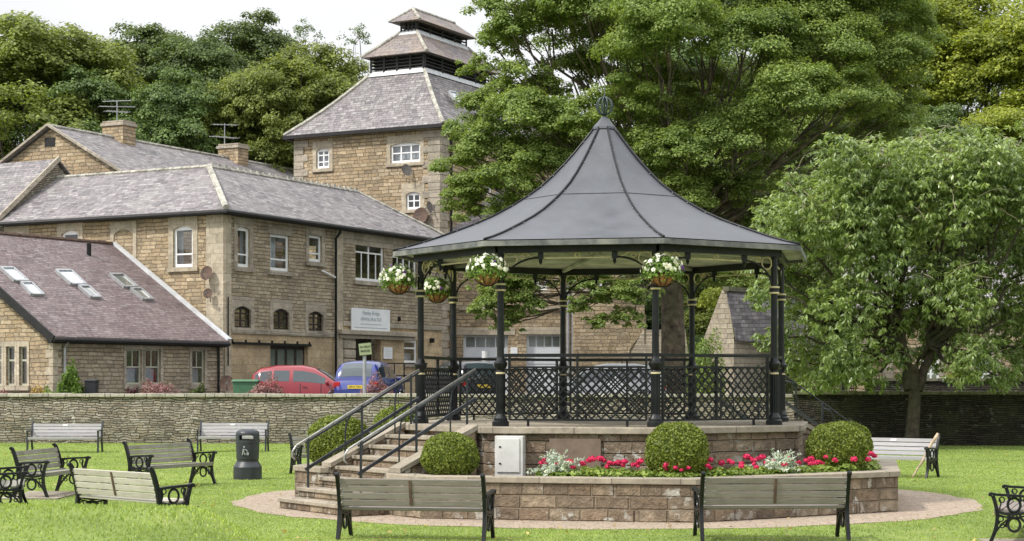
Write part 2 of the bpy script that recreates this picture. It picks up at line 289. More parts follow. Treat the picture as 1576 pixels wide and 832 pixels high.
class MB:
    def __init__(s): s.v = []; s.f = []
    def add(s, vs, fs):
        k = len(s.v); s.v += [tuple(x) for x in vs]; s.f += [tuple(i+k for i in f) for f in fs]
    def hexa(s, b, t):
        s.add(list(b)+list(t), [(3, 2, 1, 0), (4, 5, 6, 7), (0, 1, 5, 4), (1, 2, 6, 5), (2, 3, 7, 6), (3, 0, 4, 7)])
    def box(s, c, size, rz=0, ax=None):
        x, y, z = (k/2 for k in size); c = Vector(c); m = ax or Matrix.Rotation(rz, 3, 'Z')
        f = lambda a, b, d: c+m@Vector((a, b, d))
        s.hexa([f(-x, -y, -z), f(x, -y, -z), f(x, y, -z), f(-x, y, -z)], [f(-x, -y, z), f(x, -y, z), f(x, y, z), f(-x, y, z)])
    def beam(s, a, b, w, h, up=(0, 0, 1)):
        a = Vector(a); b = Vector(b); d = (b-a).normalized(); u = Vector(up)
        if abs(d.dot(u)) > .98: u = Vector((1, 0, 0))
        x = d.cross(u).normalized()*(w/2); y = x.cross(d).normalized()*(h/2)
        s.hexa([a-x-y, a+x-y, a+x+y, a-x+y], [b-x-y, b+x-y, b+x+y, b-x+y])
    def fbox(s, F, s0, s1, d0, d1, z0, z1):
        q = [(s0, d0), (s1, d0), (s1, d1), (s0, d1)]; s.hexa([F.p(a, b, z0) for a, b in q], [F.p(a, b, z1) for a, b in q])
    def quad(s, *p): s.add(p, [tuple(range(len(p)))])
    def prism(s, poly, off):                   # poly: 3-D points, off: vector
        n = len(poly); off = Vector(off); a = [Vector(p) for p in poly]
        s.add(a+[p+off for p in a], [tuple(range(n))[::-1], tuple(range(n, 2*n))]+[(i, (i+1) % n, (i+1) % n+n, i+n) for i in range(n)])
    def tube(s, path, r, n=8, closed=False, cap=True, flat=1.0):
        P = [Vector(p) for p in path]; N = len(P); rr = r if hasattr(r, '__len__') else [r]*N
        ring = []; prev = None
        for i in range(N):
            if closed: d = P[(i+1) % N]-P[i-1]
            else: d = P[min(i+1, N-1)]-P[max(i-1, 0)]
            d.normalize()
            if prev is None:
                u = Vector((0, 0, 1)) if abs(d.z) < .9 else Vector((1, 0, 0)); x = d.cross(u).normalized()
            else:
                x = prev-d*prev.dot(d); x.normalize()
            prev = x; y = d.cross(x)
            ring.append([P[i]+x*(math.cos(2*PI*k/n)*rr[i])+y*(math.sin(2*PI*k/n)*rr[i]*flat) for k in range(n)])
        vs = [v for q in ring for v in q]; fs = []
        for i in range(N if closed else N-1):
            j = (i+1) % N
            for k in range(n): fs.append((i*n+k, i*n+(k+1) % n, j*n+(k+1) % n, j*n+k))
        if cap and not closed: fs += [tuple(range(n))[::-1], tuple((N-1)*n+k for k in range(n))]
        s.add(vs, fs)
    def lathe(s, c, prof, n=16, rot=0):
        c = Vector(c); vs = []; fs = []
        for r, z in prof:
            for k in range(n):
                a = rot+2*PI*k/n; vs.append(c+Vector((r*math.cos(a), r*math.sin(a), z)))
        for i in range(len(prof)-1):
            for k in range(n): fs.append((i*n+k, i*n+(k+1) % n, (i+1)*n+(k+1) % n, (i+1)*n+k))
        fs += [tuple(range(n))[::-1], tuple((len(prof)-1)*n+k for k in range(n))]; s.add(vs, fs)
    def slab(s, poly, t=.07): s.prism(poly, (0, 0, -t))
    def wall(s, F, s0, s1, z0, z1, holes=(), d=0, depth=.24):
        S = sorted({s0, s1, *[h[0] for h in holes], *[h[1] for h in holes]}); Z = sorted({z0, z1, *[h[2] for h in holes], *[h[3] for h in holes]})
        S = [a for a in S if s0 <= a <= s1]; Z = [a for a in Z if z0 <= a <= z1]
        for a, b in zip(S, S[1:]):
            for c, e in zip(Z, Z[1:]):
                ms, mz = (a+b)/2, (c+e)/2
                if any(h[0] < ms < h[1] and h[2] < mz < h[3] for h in holes): continue
                s.quad(F.p(a, d, c), F.p(b, d, c), F.p(b, d, e), F.p(a, d, e))
        for h in holes:
            a, b, c, e = h[:4]
            s.quad(F.p(a, d, c), F.p(a, d, e), F.p(a, d+depth, e), F.p(a, d+depth, c)); s.quad(F.p(b, d, c), F.p(b, d+depth, c), F.p(b, d+depth, e), F.p(b, d, e))
            s.quad(F.p(a, d, c), F.p(a, d+depth, c), F.p(b, d+depth, c), F.p(b, d, c)); s.quad(F.p(a, d, e), F.p(b, d, e), F.p(b, d+depth, e), F.p(a, d+depth, e))
    def build(s, name, mat, parent=None, smooth=False, uv=True, off=None, bevel=0):
        o0 = off if off is not None else (ORG.get(parent.name, Vector()) if parent is not None else Vector())
        me = bpy.data.meshes.new(name); me.from_pydata([(x-o0[0], y-o0[1], z-o0[2]) for x, y, z in s.v], [], s.f); me.update()
        if uv: auto_uv(me)
        if smooth: me.polygons.foreach_set('use_smooth', [True]*len(me.polygons))
        o = link_mesh(name, me, mat, parent); ORG[o.name] = Vector(o0)
        if parent is None and off is None: pass
        if bevel:
            b = o.modifiers.new('bevel', 'BEVEL'); b.width = bevel; b.segments = 2; b.limit_method = 'ANGLE'; b.angle_limit = R(40)
        return o
def thing_mesh(mb, name, mat, loc, label, cat, group=None, smooth=False, bevel=0):
    o = mb.build(name, mat, None, smooth, off=loc, bevel=bevel); o.location = loc; ORG[o.name] = Vector(loc); tag(o, label, cat, group); return o
def np_mesh(name, V, k, mat, parent=None, off=(0, 0, 0)):     # V: (N*k,3) -> N polygons of k vertices
    V = (V-np.array(off)).astype(np.float32); n = len(V)//k; me = bpy.data.meshes.new(name)
    me.vertices.add(n*k); me.vertices.foreach_set('co', V.ravel()); me.loops.add(n*k); me.loops.foreach_set('vertex_index', np.arange(n*k, dtype=np.int32))
    me.polygons.add(n); me.polygons.foreach_set('loop_start', np.arange(0, n*k, k, dtype=np.int32)); me.update(calc_edges=True)
    return link_mesh(name, me, mat, parent)
def unit(a): return a/np.maximum(np.linalg.norm(a, axis=-1, keepdims=True), 1e-9)
def leaf_quads(P, N, size, asp=.6, T=None, rng=RNG):
    n = len(P); N = unit(N)
    if T is None: T = rng.normal(size=(n, 3))
    T = unit(T-N*(T*N).sum(1, keepdims=True)); B = np.cross(N, T); s = np.asarray(size).reshape(-1, 1)
    return np.stack([P-T*s*.5, P+B*s*asp*.5, P+T*s*.5, P-B*s*asp*.5], 1).reshape(-1, 3)
def copy_tree(o, parent=None):
    c = o.copy(); COL.objects.link(c)
    if parent is not None: c.parent = parent
    for ch in list(o.children): copy_tree(ch, c)
    return c
def relabel(o, **k):
    for a, b in k.items(): o[a] = b
def text_mesh(body, size, mat, parent, name, xf, ext=.004):
    cu = bpy.data.curves.new('t', 'FONT'); cu.body = body; cu.size = size; cu.align_x = 'CENTER'; cu.align_y = 'CENTER'; cu.extrude = ext
    ob = bpy.data.objects.new('t', cu); COL.objects.link(ob); dg = bpy.context.evaluated_depsgraph_get()
    me = bpy.data.meshes.new_from_object(ob.evaluated_get(dg)); bpy.data.objects.remove(ob); bpy.data.curves.remove(cu)
    me.transform(xf); o = link_mesh(name, me, None, parent); me.materials.clear(); me.materials.append(mat); return o

# ------------------------------------------------------------------ ground
def sst(a, b, x): t = np.clip((x-a)/(b-a), 0, 1); return t*t*(3-2*t)
def gz(x, y):
    x = np.asarray(x, float); y = np.asarray(y, float)
    bump = (.655-.018*x)*sst(-1.9, -3.3, x)*np.exp(-((y-17.6)/2.2)**2)
    near = -.10*np.exp(-((y-22.8)/1.6)**2)*sst(1.0, 3.5, x)
    ring = np.hypot(x-1.546, y-29.86); return bump+(near+.012*np.sin(x*.7)*np.cos(y*.5)*(y < 50))*sst(6.5, 8.0, ring)
xs = np.concatenate([np.linspace(-160, -22, 12), np.linspace(-20, 20, 120), np.linspace(22, 160, 12)]); ys = np.concatenate([[-60, -20, 0], np.linspace(5, 58.5, 150)])
X, Y = np.meshgrid(xs, ys); Z = gz(X, Y); nx, ny = len(xs), len(ys)
me = bpy.data.meshes.new('lawn'); me.from_pydata(np.stack([X.ravel(), Y.ravel(), Z.ravel()], 1).tolist(), [], [(j*nx+i, j*nx+i+1, (j+1)*nx+i+1, (j+1)*nx+i) for j in range(ny-1) for i in range(nx-1)])
me.update(); me.polygons.foreach_set('use_smooth', [True]*len(me.polygons)); lawn = link_mesh('lawn', me, M['lawn']); tag(lawn, kind='structure')
# grass blades standing on the lawn
def grass():
    n = 420000; u = RNG.random(n); y = 12+(57-12)*u**1.3; x = (RNG.random(n)*2-1)*(y*.30+.6); x0, y0 = 1.546, 29.86
    rr = np.hypot(x-x0, y-y0); keep = rr > 6.10+.05*np.sin(np.arctan2(y-y0, x-x0)*23); x, y = x[keep], y[keep]; n = len(x)
    h = (.012+.02*RNG.random(n))*(1+.25*(y < 21)); a = RNG.random(n)*2*PI; wd = .006+.0045*y/20; z = gz(x, y)
    b = np.stack([x, y, z-.004], 1); d = np.stack([np.cos(a)*wd, np.sin(a)*wd*.3, 0*a], 1); tip = b+np.stack([RNG.normal(size=n)*.012, RNG.normal(size=n)*.012, h], 1)
    o = np_mesh('grass', np.stack([b-d, b+d, tip], 1).reshape(-1, 3), 3, M['blade']); tag(o, 'short bright green mown grass of the park lawn', 'grass', kind='stuff')
grass()
n_ = 900; y_ = 21+34*RNG.random(n_)**1.2; x_ = (RNG.random(n_)*2-1)*(y_*.3); P_ = np.stack([x_, y_, gz(x_, y_)+.03], 1)
tag(np_mesh('fallen_leaves', leaf_quads(P_, RNG.normal(size=(n_, 3))*.35+np.array([0, 0, 1]), .05+.04*RNG.random(n_), .6), 4, M['dead_leaf']), 'scattered small yellowish fallen leaves on the lawn and paving', 'leaves', kind='stuff')
BS = Vector((1.546, 29.86, 0)); ANG = [R(-123.7+45*k) for k in range(8)]
def bpt(r, a, z): return Vector((BS.x+r*math.cos(a), BS.y+r*math.sin(a), z))
# paved ring
mb = MB(); N = 72; rad = [6.12+.06*math.sin(5*k)+.05*math.cos(9*k) for k in range(N)]
mb.add([bpt(0, 0, .005)]+[bpt(rad[k], 2*PI*k/N, .005) for k in range(N)], [(0, 1+k, 1+(k+1) % N) for k in range(N)])
pv = mb.build('pavement', M['paver']); tag(pv, kind='structure')
mb = MB()                                        # two worn pad stones under benches
for c, s in ((at(1590, 822, 22.9), (1.2, .9)), (Vector((-8.1, 30.9, 0)), (1.0, 2.0))): mb.box((c.x, c.y, gz(c.x, c.y)+.006), (*s, .03))
tag(mb.build('path', M['flag']), kind='structure')
# retaining walls and upper ground
WD = Vector((32.2, -2.9)).normalized(); WF = Frame((-16.5, 57.7), WD, (-WD.y, WD.x))
CP = 1.0
mb = MB(); a = WF.p(-60, .3, CP); b = WF.p(90, .3, CP); mb.quad(a, b, Vector((160, 125, CP)), Vector((-160, 125, CP))); tag(mb.build('road', M['asphalt']), kind='structure')
sL = WF.sz(1222, 600)[0]
def park_wall(s0, s1, zt, mat, cmat, label, seed):
    r = random.Random(seed); root = empty('park_wall', WF.p((s0+s1)/2, 0, 0), label, 'wall')
    mb = MB(); n = int((s1-s0)/.5); # slightly bulging wall face
    P = [[WF.p(s0+(s1-s0)*i/n, -.02-.05*math.sin(j*.9)+r.uniform(-.012, .012), (zt+.03)*j/4-.03) for j in range(5)] for i in range(n+1)]
    k = len(mb.v); mb.add([p for q in P for p in q], [(i*5+j, (i+1)*5+j, (i+1)*5+j+1, i*5+j+1) for i in range(n) for j in range(4)])
    mb.fbox(WF, s0, s1, .08, .36, -.1, zt-.01)
    mb.build('wall', mat, root)
    mb = MB(); s = s0
    while s < s1-.2:
        l = min(r.uniform(.55, 1.0), s1-s); d = r.uniform(-.015, .015); mb.fbox(WF, s, s+l-.012, -.1+d, .40, zt-.012, zt+.10+r.uniform(-.012, .012)); s += l
    mb.build('coping', cmat, root, bevel=.015); return root
park_wall(-45, sL, 1.49, M['drystone'], M['coping'], 'long lichen spotted dry stone wall behind the left lawn and bandstand', 1)
park_wall(sL, 70, 1.58, M['drystone_dark_shade'], M['coping_moss'], 'mossy stone wall behind the cherry tree trunk on the right, tree shade put into its colour', 2)
# hillside
xs = np.linspace(-170, 170, 60); ys = np.linspace(104, 330, 40); X, Y = np.meshgrid(xs, ys)
Z = CP-.3+np.clip(Y-106, 0, None)**.95*.24*(1+.10*np.sin(X*.05+1)); Z = Z+.7*np.sin(X*.31)*np.cos(Y*.23)
me = bpy.data.meshes.new('hills'); me.from_pydata(np.stack([X.ravel(), Y.ravel(), Z.ravel()], 1).tolist(), [], [(j*60+i, j*60+i+1, (j+1)*60+i+1, (j+1)*60+i) for j in range(39) for i in range(59)])
me.update(); hs = link_mesh('hills', me, M['hill']); tag(hs, kind='structure')
def hz(x, y): return CP-.3+max(y-106, 0)**.95*.24*(1+.10*math.sin(x*.05+1)) if y > 104 else CP
# right-hand bank rising behind the sycamore trunk
xs = np.linspace(6, 120, 50); ys = np.linspace(79, 112, 24); X, Y = np.meshgrid(xs, ys)
Z = CP-.4+(Y-79)*.26*sst(6, 10, X)+.25*np.sin(X*1.1)*np.cos(Y*.8)
me = bpy.data.meshes.new('ground'); me.from_pydata(np.stack([X.ravel(), Y.ravel(), Z.ravel()], 1).tolist(), [], [(j*50+i, j*50+i+1, (j+1)*50+i+1, (j+1)*50+i) for j in range(23) for i in range(49)])
me.update(); tag(link_mesh('ground', me, M['hill']), kind='structure')

# ------------------------------------------------------------------ windows and houses
def window(F, px, parent, holes, style='sash', arch=0.0, surround=.16, cols=2, rows=2, frame='upvc', curtain=0, trim='trim', sill=True, depth=.12, jamb=True):
    x0, y0, x1, y1 = px; ym = (y0+y1)/2
    s0 = F.sz(x0, ym)[0]; s1 = F.sz(x1, ym)[0]
    if s0 > s1: s0, s1 = s1, s0
    sm = (s0+s1)/2; xm = (x0+x1)/2; z1 = F.sz(xm, y0)[1]; z0 = F.sz(xm, y1)[1]
    holes.append((s0, s1, z0, z1)); b = .055; W = s1-s0; H = z1-z0; b = .11 if frame == 'upvc' else b; d0, d1 = depth-.05, depth
    mb = MB()
    def bar(a, bb, c, e, dd=0): mb.fbox(F, a, bb, d0+dd, d1, c, e)
    bar(s0, s0+b, z0, z1); bar(s1-b, s1, z0, z1); bar(s0+b, s1-b, z0, z0+b*1.2); bar(s0+b, s1-b, z1-b-arch*.5, z1)
    if style == 'sash': bar(s0+b, s1-b, z0+H*.3, z0+H*.3+.06, .01)
    elif style == 'grid':
        for i in range(1, cols): q = s0+W*i/cols; bar(q-.04, q+.04, z0+b, z1-b, .01)
        for i in range(1, rows): q = z0+H*i/rows; bar(s0+b, s1-b, q-.03, q+.03, .014)
    elif style == 'casement':
        bar(s0+b, s1-b, z0+H*.70, z0+H*.70+.07, .01); bar(sm-.045, sm+.045, z0+b, z1-b, .006)
        for q in (s0+W*.26, s0+W*.76): bar(q-.03, q+.03, z0+b, z0+H*.70, .012)
    elif style == 'twin':
        bar(s0+b, s1-b, z0+H*.47, z0+H*.47+.05, .01); bar(sm-.02, sm+.02, z0+H*.5, z1-b, .014)
    elif style == 'toplight': bar(s0+b, s1-b, z0+H*.62, z0+H*.62+.07, .01)
    fr = mb.build('window', M[frame], parent)
    mb = MB(); mb.quad(F.p(s0+.01, depth-.02, z0+.01), F.p(s1-.01, depth-.02, z0+.01), F.p(s1-.01, depth-.02, z1-.01), F.p(s0+.01, depth-.02, z1-.01)); mb.build('pane', M['pane'], fr)
    if curtain:
        mb = MB()
        def drape(a, bb, c, e):
            n = 10; P = [F.p(a+(bb-a)*i/n, .34+.03*math.sin(i*1.9), c) for i in range(n+1)]; Q = [F.p(a+(bb-a)*i/n, .34+.03*math.sin(i*1.9), e) for i in range(n+1)]
            mb.add(P+Q, [(i, i+1, n+2+i, n+1+i) for i in range(n)])
        if curtain == 1: drape(s0-.02, s0+W*.28, z0-.05, z1+.05); drape(s0+W*.76, s1+.02, z0-.05, z1+.05)
        elif curtain == 2: drape(s0-.02, s1+.02, z0-.05, z0+H*.45)
        elif curtain == 3: drape(s0-.02, s0+W*.62, z0-.05, z1+.05)
        elif curtain == 4: drape(s0-.02, s1+.02, z0-.05, z1+.05)
        mb.build('curtain', M['curtain'], fr, smooth=True)
    mb = MB(); sw = surround; lh = sw*1.7
    if sw:
        mb.fbox(F, s0-sw, s1+sw, -.03, .10, z1, z1+lh)
        if jamb: mb.fbox(F, s0-sw, s0-.001, -.028, .10, z0, z1-.001); mb.fbox(F, s1+.001, s1+sw, -.028, .10, z0, z1-.001)
    if arch:
        n = 8
        for sg in (0, 1):
            pts = [F.p(s0 if not sg else s1, -.026, z1-arch)]
            for i in range(n+1):
                q = i/n*.5 if not sg else 1-i/n*.5; pts.append(F.p(s0+W*q, -.026, z1-arch+arch*math.sin(PI*q)))
            pts.append(F.p(s0 if not sg else s1, -.026, z1+.002)); mb.prism(pts, F.n.to_3d()*(d0+.024))
    if sill: mb.fbox(F, s0-sw-.03, s1+sw+.03, -.09, .12, z0-.17, z0-.001)
    if mb.v: mb.build('surround', M[trim], fr)
    return fr
def roof_poly(mb, pts, t=.08): mb.slab(pts, t)
def ridge_line(name, pts, parent, mat='ridge', r=.09, crest=0):
    mb = MB()
    for a, b in zip(pts, pts[1:]):
        a = Vector(a); b = Vector(b); L_ = (b-a).length; n = max(1, int(L_/.45)); d = (b-a)/n
        for i in range(n):
            p = a+d*i+d.normalized()*.01; q = a+d*(i+1)-d.normalized()*.01; mb.tube([p+Vector((0, 0, .0)), q+Vector((0, 0, .015))], r, 6)
            if crest: m_ = (p+q)/2; mb.box(m_+Vector((0, 0, r+.03)), (.16, .08, .10), math.atan2(d.y, d.x))
    return mb.build(name, M[mat], parent)
def dish(p, r, face, mat, label, post=.25):
    face = Vector(face).normalized(); root = empty('satellite_dish', p, label, 'satellite dish', 'satellite dishes on the stone walls')
    q = face.to_track_quat('Z', 'Y').to_matrix(); mb = MB(); n = 20; vs = [Vector(p)+face*.0]; fs = []
    for j, (rr, h) in enumerate(((.35, .012), (.7, .05), (1, .11))):
        for k in range(n): a = 2*PI*k/n; vs.append(Vector(p)+q@Vector((r*rr*math.cos(a), r*rr*math.sin(a)*1.1, r*h*1.5)))
    fs += [(0, 1+k, 1+(k+1) % n) for k in range(n)]
    for j in range(2): fs += [(1+j*n+k, 1+(j+1)*n+k, 1+(j+1)*n+(k+1) % n, 1+j*n+(k+1) % n) for k in range(n)]
    mb.add(vs, fs); mb.build('reflector', M[mat], root, smooth=True)
    mb = MB(); e = Vector(p)+face*r*1.3+Vector((0, 0, -r*.7)); mb.tube([Vector(p)+q@Vector((0, -r, r*.12)), e, e+Vector((0, 0, r*.5))], .018, 6); mb.box(e+Vector((0, 0, r*.5)), (.09, .09, .09)); mb.build('feed_arm', M['dish_grey'], root)
    mb = MB(); mb.tube([Vector(p)-face*.02, Vector(p)-face*post, Vector(p)-face*post+Vector((0, 0, -.25))], .025, 6); mb.build('bracket', M['dish_grey'], root)
    return root
def aerial(p, h, label, rot):
    root = empty('tv_aerial', p, label, 'aerial', 'television aerials on the chimneys'); p = Vector(p); mb = MB(); mb.tube([p, p+Vector((0, 0, h))], .03, 6); mb.build('mast', M['steel'], root)
    for k, (zz, l) in enumerate(((h*.97, 1.5), (h*.72, 1.9), (h*.5, 1.3))):
        a = rot+k*.35; d = Vector((math.cos(a), math.sin(a), .05)); t_ = Vector((-d.y, d.x, 0)); mb = MB(); c = p+Vector((0, 0, zz)); mb.tube([c-d*l*.5, c+d*l*.5], .02, 5)
        for i in range(8): e = c+d*l*(i/7-.5); mb.tube([e-t_*.28, e+t_*.28], .012, 4)
        mb.build('array', M['steel'], root)
U2 = Vector((-.877, .481)); V2 = Vector((.469, .883))            # the two wall directions shared by the old mill buildings

# --- corner building with two wings
A0 = Vector((-11.27, 70.0)); ZE = 8.71
mill = empty('stone_building', (A0.x, A0.y, CP), 'L-shaped two storey stone building with grey slate hipped roof and white framed windows', 'building')
FL = Frame(A0, U2, V2); FR = Frame(A0, V2, U2)                    # left face, right face
LL = 11.5; LR = 16.9
hl = []
window(FL, (267, 347, 297, 411), mill, hl, 'sash', arch=.14, surround=.24, curtain=1)
window(FL, (95, 354, 121, 395), mill, hl, 'sash', arch=.14, surround=.24)
window(FL, (13, 357, 39, 397), mill, hl, 'sash', arch=.14, surround=.24)
hr = []
window(FR, (365, 349, 384, 411), mill, hr, 'sash', arch=.08, surround=.22, curtain=1, trim='trim_grey')
window(FR, (416, 361, 445, 417), mill, hr, 'sash', surround=.16, curtain=3, trim='trim_grey', jamb=False)
window(FR, (475, 362, 495, 403), mill, hr, 'sash', surround=.22, trim='trim_grey')
window(FR, (547, 372, 591, 433), mill, hr, 'casement', surround=.1, trim='trim_grey', jamb=False, curtain=0)
window(FR, (604, 379, 641, 441), mill, hr, 'casement', surround=.1, trim='trim_grey', jamb=False)
for q in ((360, 471, 386, 504), (420, 475, 445, 507), (474, 479, 497, 509)): window(FR, q, mill, hr, 'grid', arch=.16, surround=.22, cols=2, rows=3, frame='dark_wood', trim='trim_grey')
window(FR, (622, 523, 642, 559), mill, hr, 'toplight', surround=0, sill=True, trim='trim_grey', curtain=2)
# garage opening and entrance door
def opening(F, px, holes):
    x0, y0, x1, y1 = px; s = sorted((F.sz(x0, (y0+y1)/2)[0], F.sz(x1, (y0+y1)/2)[0])); z1 = F.sz((x0+x1)/2, y0)[1]; h = (s[0], s[1], CP, z1); holes.append(h); return h
hg = opening(FR, (416, 531, 474, 600), hr); hd = opening(FR, (545, 521, 586, 600), hr)
zs = FR.sz(430, 512)[1]; sp = FR.sz(521, 430)[0]
mb = MB(); mb.wall(FL, 0, LL, CP-.1, ZE, hl, depth=.3); mb.build('wall', M['house_stone'], mill)
mb = MB(); mb.wall(FR, 0, sp, zs, ZE, [h for h in hr if h[2] > zs-.3 and h[0] < sp], depth=.3)
mb.wall(FR, sp+.01, LR, zs+.45, ZE, [h for h in hr if h[2] > zs and h[0] > sp], depth=.3)
mb.quad(FL.p(LL, 0, CP), FL.p(LL, 7, CP), FL.p(LL, 7, ZE), FL.p(LL, 0, ZE)); mb.quad(FR.p(LR, 0, CP), FR.p(LR, 7, CP), FR.p(LR, 7, ZE), FR.p(LR, 0, ZE)); mb.build('wall', M['house_stone_shade'], mill)
mb = MB(); mb.wall(FR, 0, sp, CP-.1, zs, [h for h in hr if h[2] <= zs-.3 and h[0] < sp], depth=.3); mb.wall(FR, sp+.01, LR, CP-.1, zs+.45, [h for h in hr if h[2] < zs and h[0] > sp], depth=.3); mb.build('wall', M['ashlar'], mill)
mb = MB(); mb.fbox(FR, .42, sp-.24, -.07, .02, zs-.1, zs+.12); mb.fbox(FR, sp+.3, LR, -.07, .02, zs+.42, zs+.62); mb.fbox(FR, sp+.3, LR, -.02, .02, ZE-.75, ZE-.2)
sa, za = FR.sz(518, 509); sb = FR.sz(636, 515)[0]; mb.fbox(FR, sa, sb, -.28, .0, za-.13, za+.07); mb.fbox(FR, sa+.1, sb-.1, -.16, .0, za-.3, za-.131); mb.build('string_course', M['trim_grey'], mill, bevel=.02)
mb = MB(); mb.fbox(FL, 0, .85, -.05, .02, CP-.1, ZE-.12); mb.fbox(FR, .0, .40, -.052, .02, CP-.1, ZE-.12); mb.build('pilaster', M['trim'], mill); mb = MB(); mb.fbox(FR, sp-.22, sp+.28, -.06, .02, CP, ZE-.12); mb.build('pilaster', M['trim'], mill)
mb = MB(); z = CP                                                # rusticated pier beside the entrance
while z < za-.35: mb.fbox(FR, sp+.3, hd[0]-.02, -.12, .02, z, z+.36); z += .40
mb.build('rusticated_pier', M['trim_grey'], mill, bevel=.04)
mb = MB(); q0 = FL.sz(171, 370)[0]; q1 = FL.sz(210, 370)[0]; q0, q1 = min(q0, q1), max(q0, q1)   # blocked arched window
zt = FL.sz(190, 341)[1]; mb.fbox(FL, q0-.02, q1+.02, -.035, .02, zt-.3, zt); mb.fbox(FL, q0-.02, q0+.16, -.035, .02, 5.6, zt-.301); mb.fbox(FL, q1-.16, q1+.02, -.035, .02, 5.6, zt-.301)
for sg in (0, 1):
    pts = [FL.p(q0+.16 if not sg else q1-.16, -.033, zt-.5)]+[FL.p((q0+.16)+(q1-q0-.32)*(i/8*.5 if not sg else 1-i/8*.5), -.033, zt-.5+.198*math.sin(PI*i/16)) for i in range(9)]+[FL.p(q0+.16 if not sg else q1-.16, -.033, zt-.302)]
    mb.prism(pts, V2.to_3d()*.04)
mb.build('blocked_window', M['trim'], mill)
def glazed_door(F, h, name, mat, parent, panes=2, d=.2):
    mb = MB(); a, b, c, e = h; mb.fbox(F, a, b, d, d+.06, c, e); o = mb.build(name, M[mat], parent)
    mb = MB(); n = panes; w_ = (b-a)/n
    for i in range(n): mb.fbox(F, a+w_*i+.1, a+w_*(i+1)-.1, d-.012, d, c+.9, e-.18)
    mb.build('pane', M['skylight_dark'], o); return o
glazed_door(FR, hg, 'garage_door', 'dark_wood', mill, 4)
mb = MB(); mb.fbox(FR, hd[0], hd[1], .5, .56, CP, hd[3]); mb.build('door', M['dark_wood'], mill)
mb = MB(); s0, z0 = FR.sz(357, 528); s1 = FR.sz(476, 530)[0]; mb.fbox(FR, s0, s1, -.12, -.04, z0-.04, z0+.06)
for i in range(7): q = s0+(s1-s0)*i/6; mb.fbox(FR, q-.04, q+.04, -.04, .01, z0-.02, z0+.16)
mb.build('sliding_rail', M['iron'], mill)
# roof
def hip_pt(e, z): p = A0+U2*e+V2*e; return Vector((p.x, p.y, z))
ov = .4; W_ = 3.3; ZR = 10.93; zo = ZE-.02
E0 = A0-U2*ov-V2*ov; E0 = Vector((E0.x, E0.y, zo)); Rd = hip_pt(W_, ZR)
def P3(s, d, z): p = A0+V2*s+U2*d; return Vector((p.x, p.y, z))   # s along right face, d inward
eR = P3(LR+ov, -ov, zo); rR = P3(14.7, W_, ZR); bR = P3(LR+ov, 6.6+ov, zo); eL = P3(-ov, LL+.2, zo); rL = P3(W_, LL+.2, ZR); bL = P3(6.6+ov, LL+.2, zo); inn = P3(6.6, 6.6, zo)
mb = MB(); mb.slab([E0, eL, rL, Rd]); mb.slab([E0, Rd, rR, eR]); mb.slab([eR, rR, bR]); mb.slab([Rd, rL, bL, inn]); mb.slab([Rd, inn, bR, rR])
rf = mb.build('roof', M['slate'], mill)
ridge_line('ridge_tiles', [rL, Rd], rf); ridge_line('ridge_tiles', [Rd, rR], rf, crest=1); ridge_line('hip_tiles', [E0+Vector((0, 0, .05)), Rd], rf, r=.13); ridge_line('hip_tiles', [eR+Vector((0, 0, .05)), rR], rf, r=.08)
mb = MB(); mb.tube([eL+Vector((0, 0, -.1)), E0+Vector((0, 0, -.1)), eR+Vector((0, 0, -.1)), bR+Vector((0, 0, -.1))], .085, 8)
for F_, l0, l1 in ((FL, -.3, LL), (FR, -.3, LR)): mb.fbox(F_, l0, l1, -.3, -.02 if F_ is FL else -.021, ZE-.2, ZE-.09)
mb.build('gutter', M['black_wood'], mill, smooth=False)
mb = MB(); q = sp-.38; mb.tube([FR.p(q, -.38, ZE-.12), FR.p(q, -.34, ZE-.35), FR.p(q, -.12, ZE-.6), FR.p(q, -.12, CP)], .055, 8); mb.build('downpipe', M['iron'], mill)
mb = MB(); a_, z_ = FR.sz(494, 420); mb.tube([FR.p(a_, -.06, z_+.1), FR.p(q, -.12, z_-.15)], .04, 6); mb.build('overflow_pipe', M['upvc'], mill)
mb = MB(); mb.tube([FR.p(.15, -.09, 5.3), FR.p(.15, -.09, 2.6)], .025, 6); mb.build('cable', M['iron'], mill)

# --- neighbour with raised verge, far left
FN = Frame(A0+U2*(LL+.2), U2, V2)
nb = empty('stone_house', FN.p(0, 0, CP), 'far left stone house whose dark gable rises above the next slate roof', 'house')
mb = MB(); mb.wall(FN, 0, 14, CP, ZE+.25, depth=.2); mb.add([FN.p(0, 0, CP), FN.p(0, 6.6, CP), FN.p(0, 6.6, ZE+.25), FN.p(0, 3.3, 11.55), FN.p(0, 0, ZE+.25)], [(0, 1, 2, 3, 4)]); mb.build('wall', M['drystone'], nb)
mb = MB(); mb.slab([FN.p(-.12, -.4, ZE+.1), FN.p(14, -.4, ZE+.1), FN.p(14, 3.3, 11.75), FN.p(-.12, 3.3, 11.75)]); mb.slab([FN.p(-.12, 7, ZE+.1), FN.p(14, 7, ZE+.1), FN.p(14, 3.3, 11.75), FN.p(-.12, 3.3, 11.75)]); mb.build('roof', M['slate'], nb)
mb = MB(); mb.beam(FN.p(-.14, -.4, ZE+.12), FN.p(-.14, 3.3, 11.78), .1, .2); mb.build('verge', M['trim_grey'], nb)

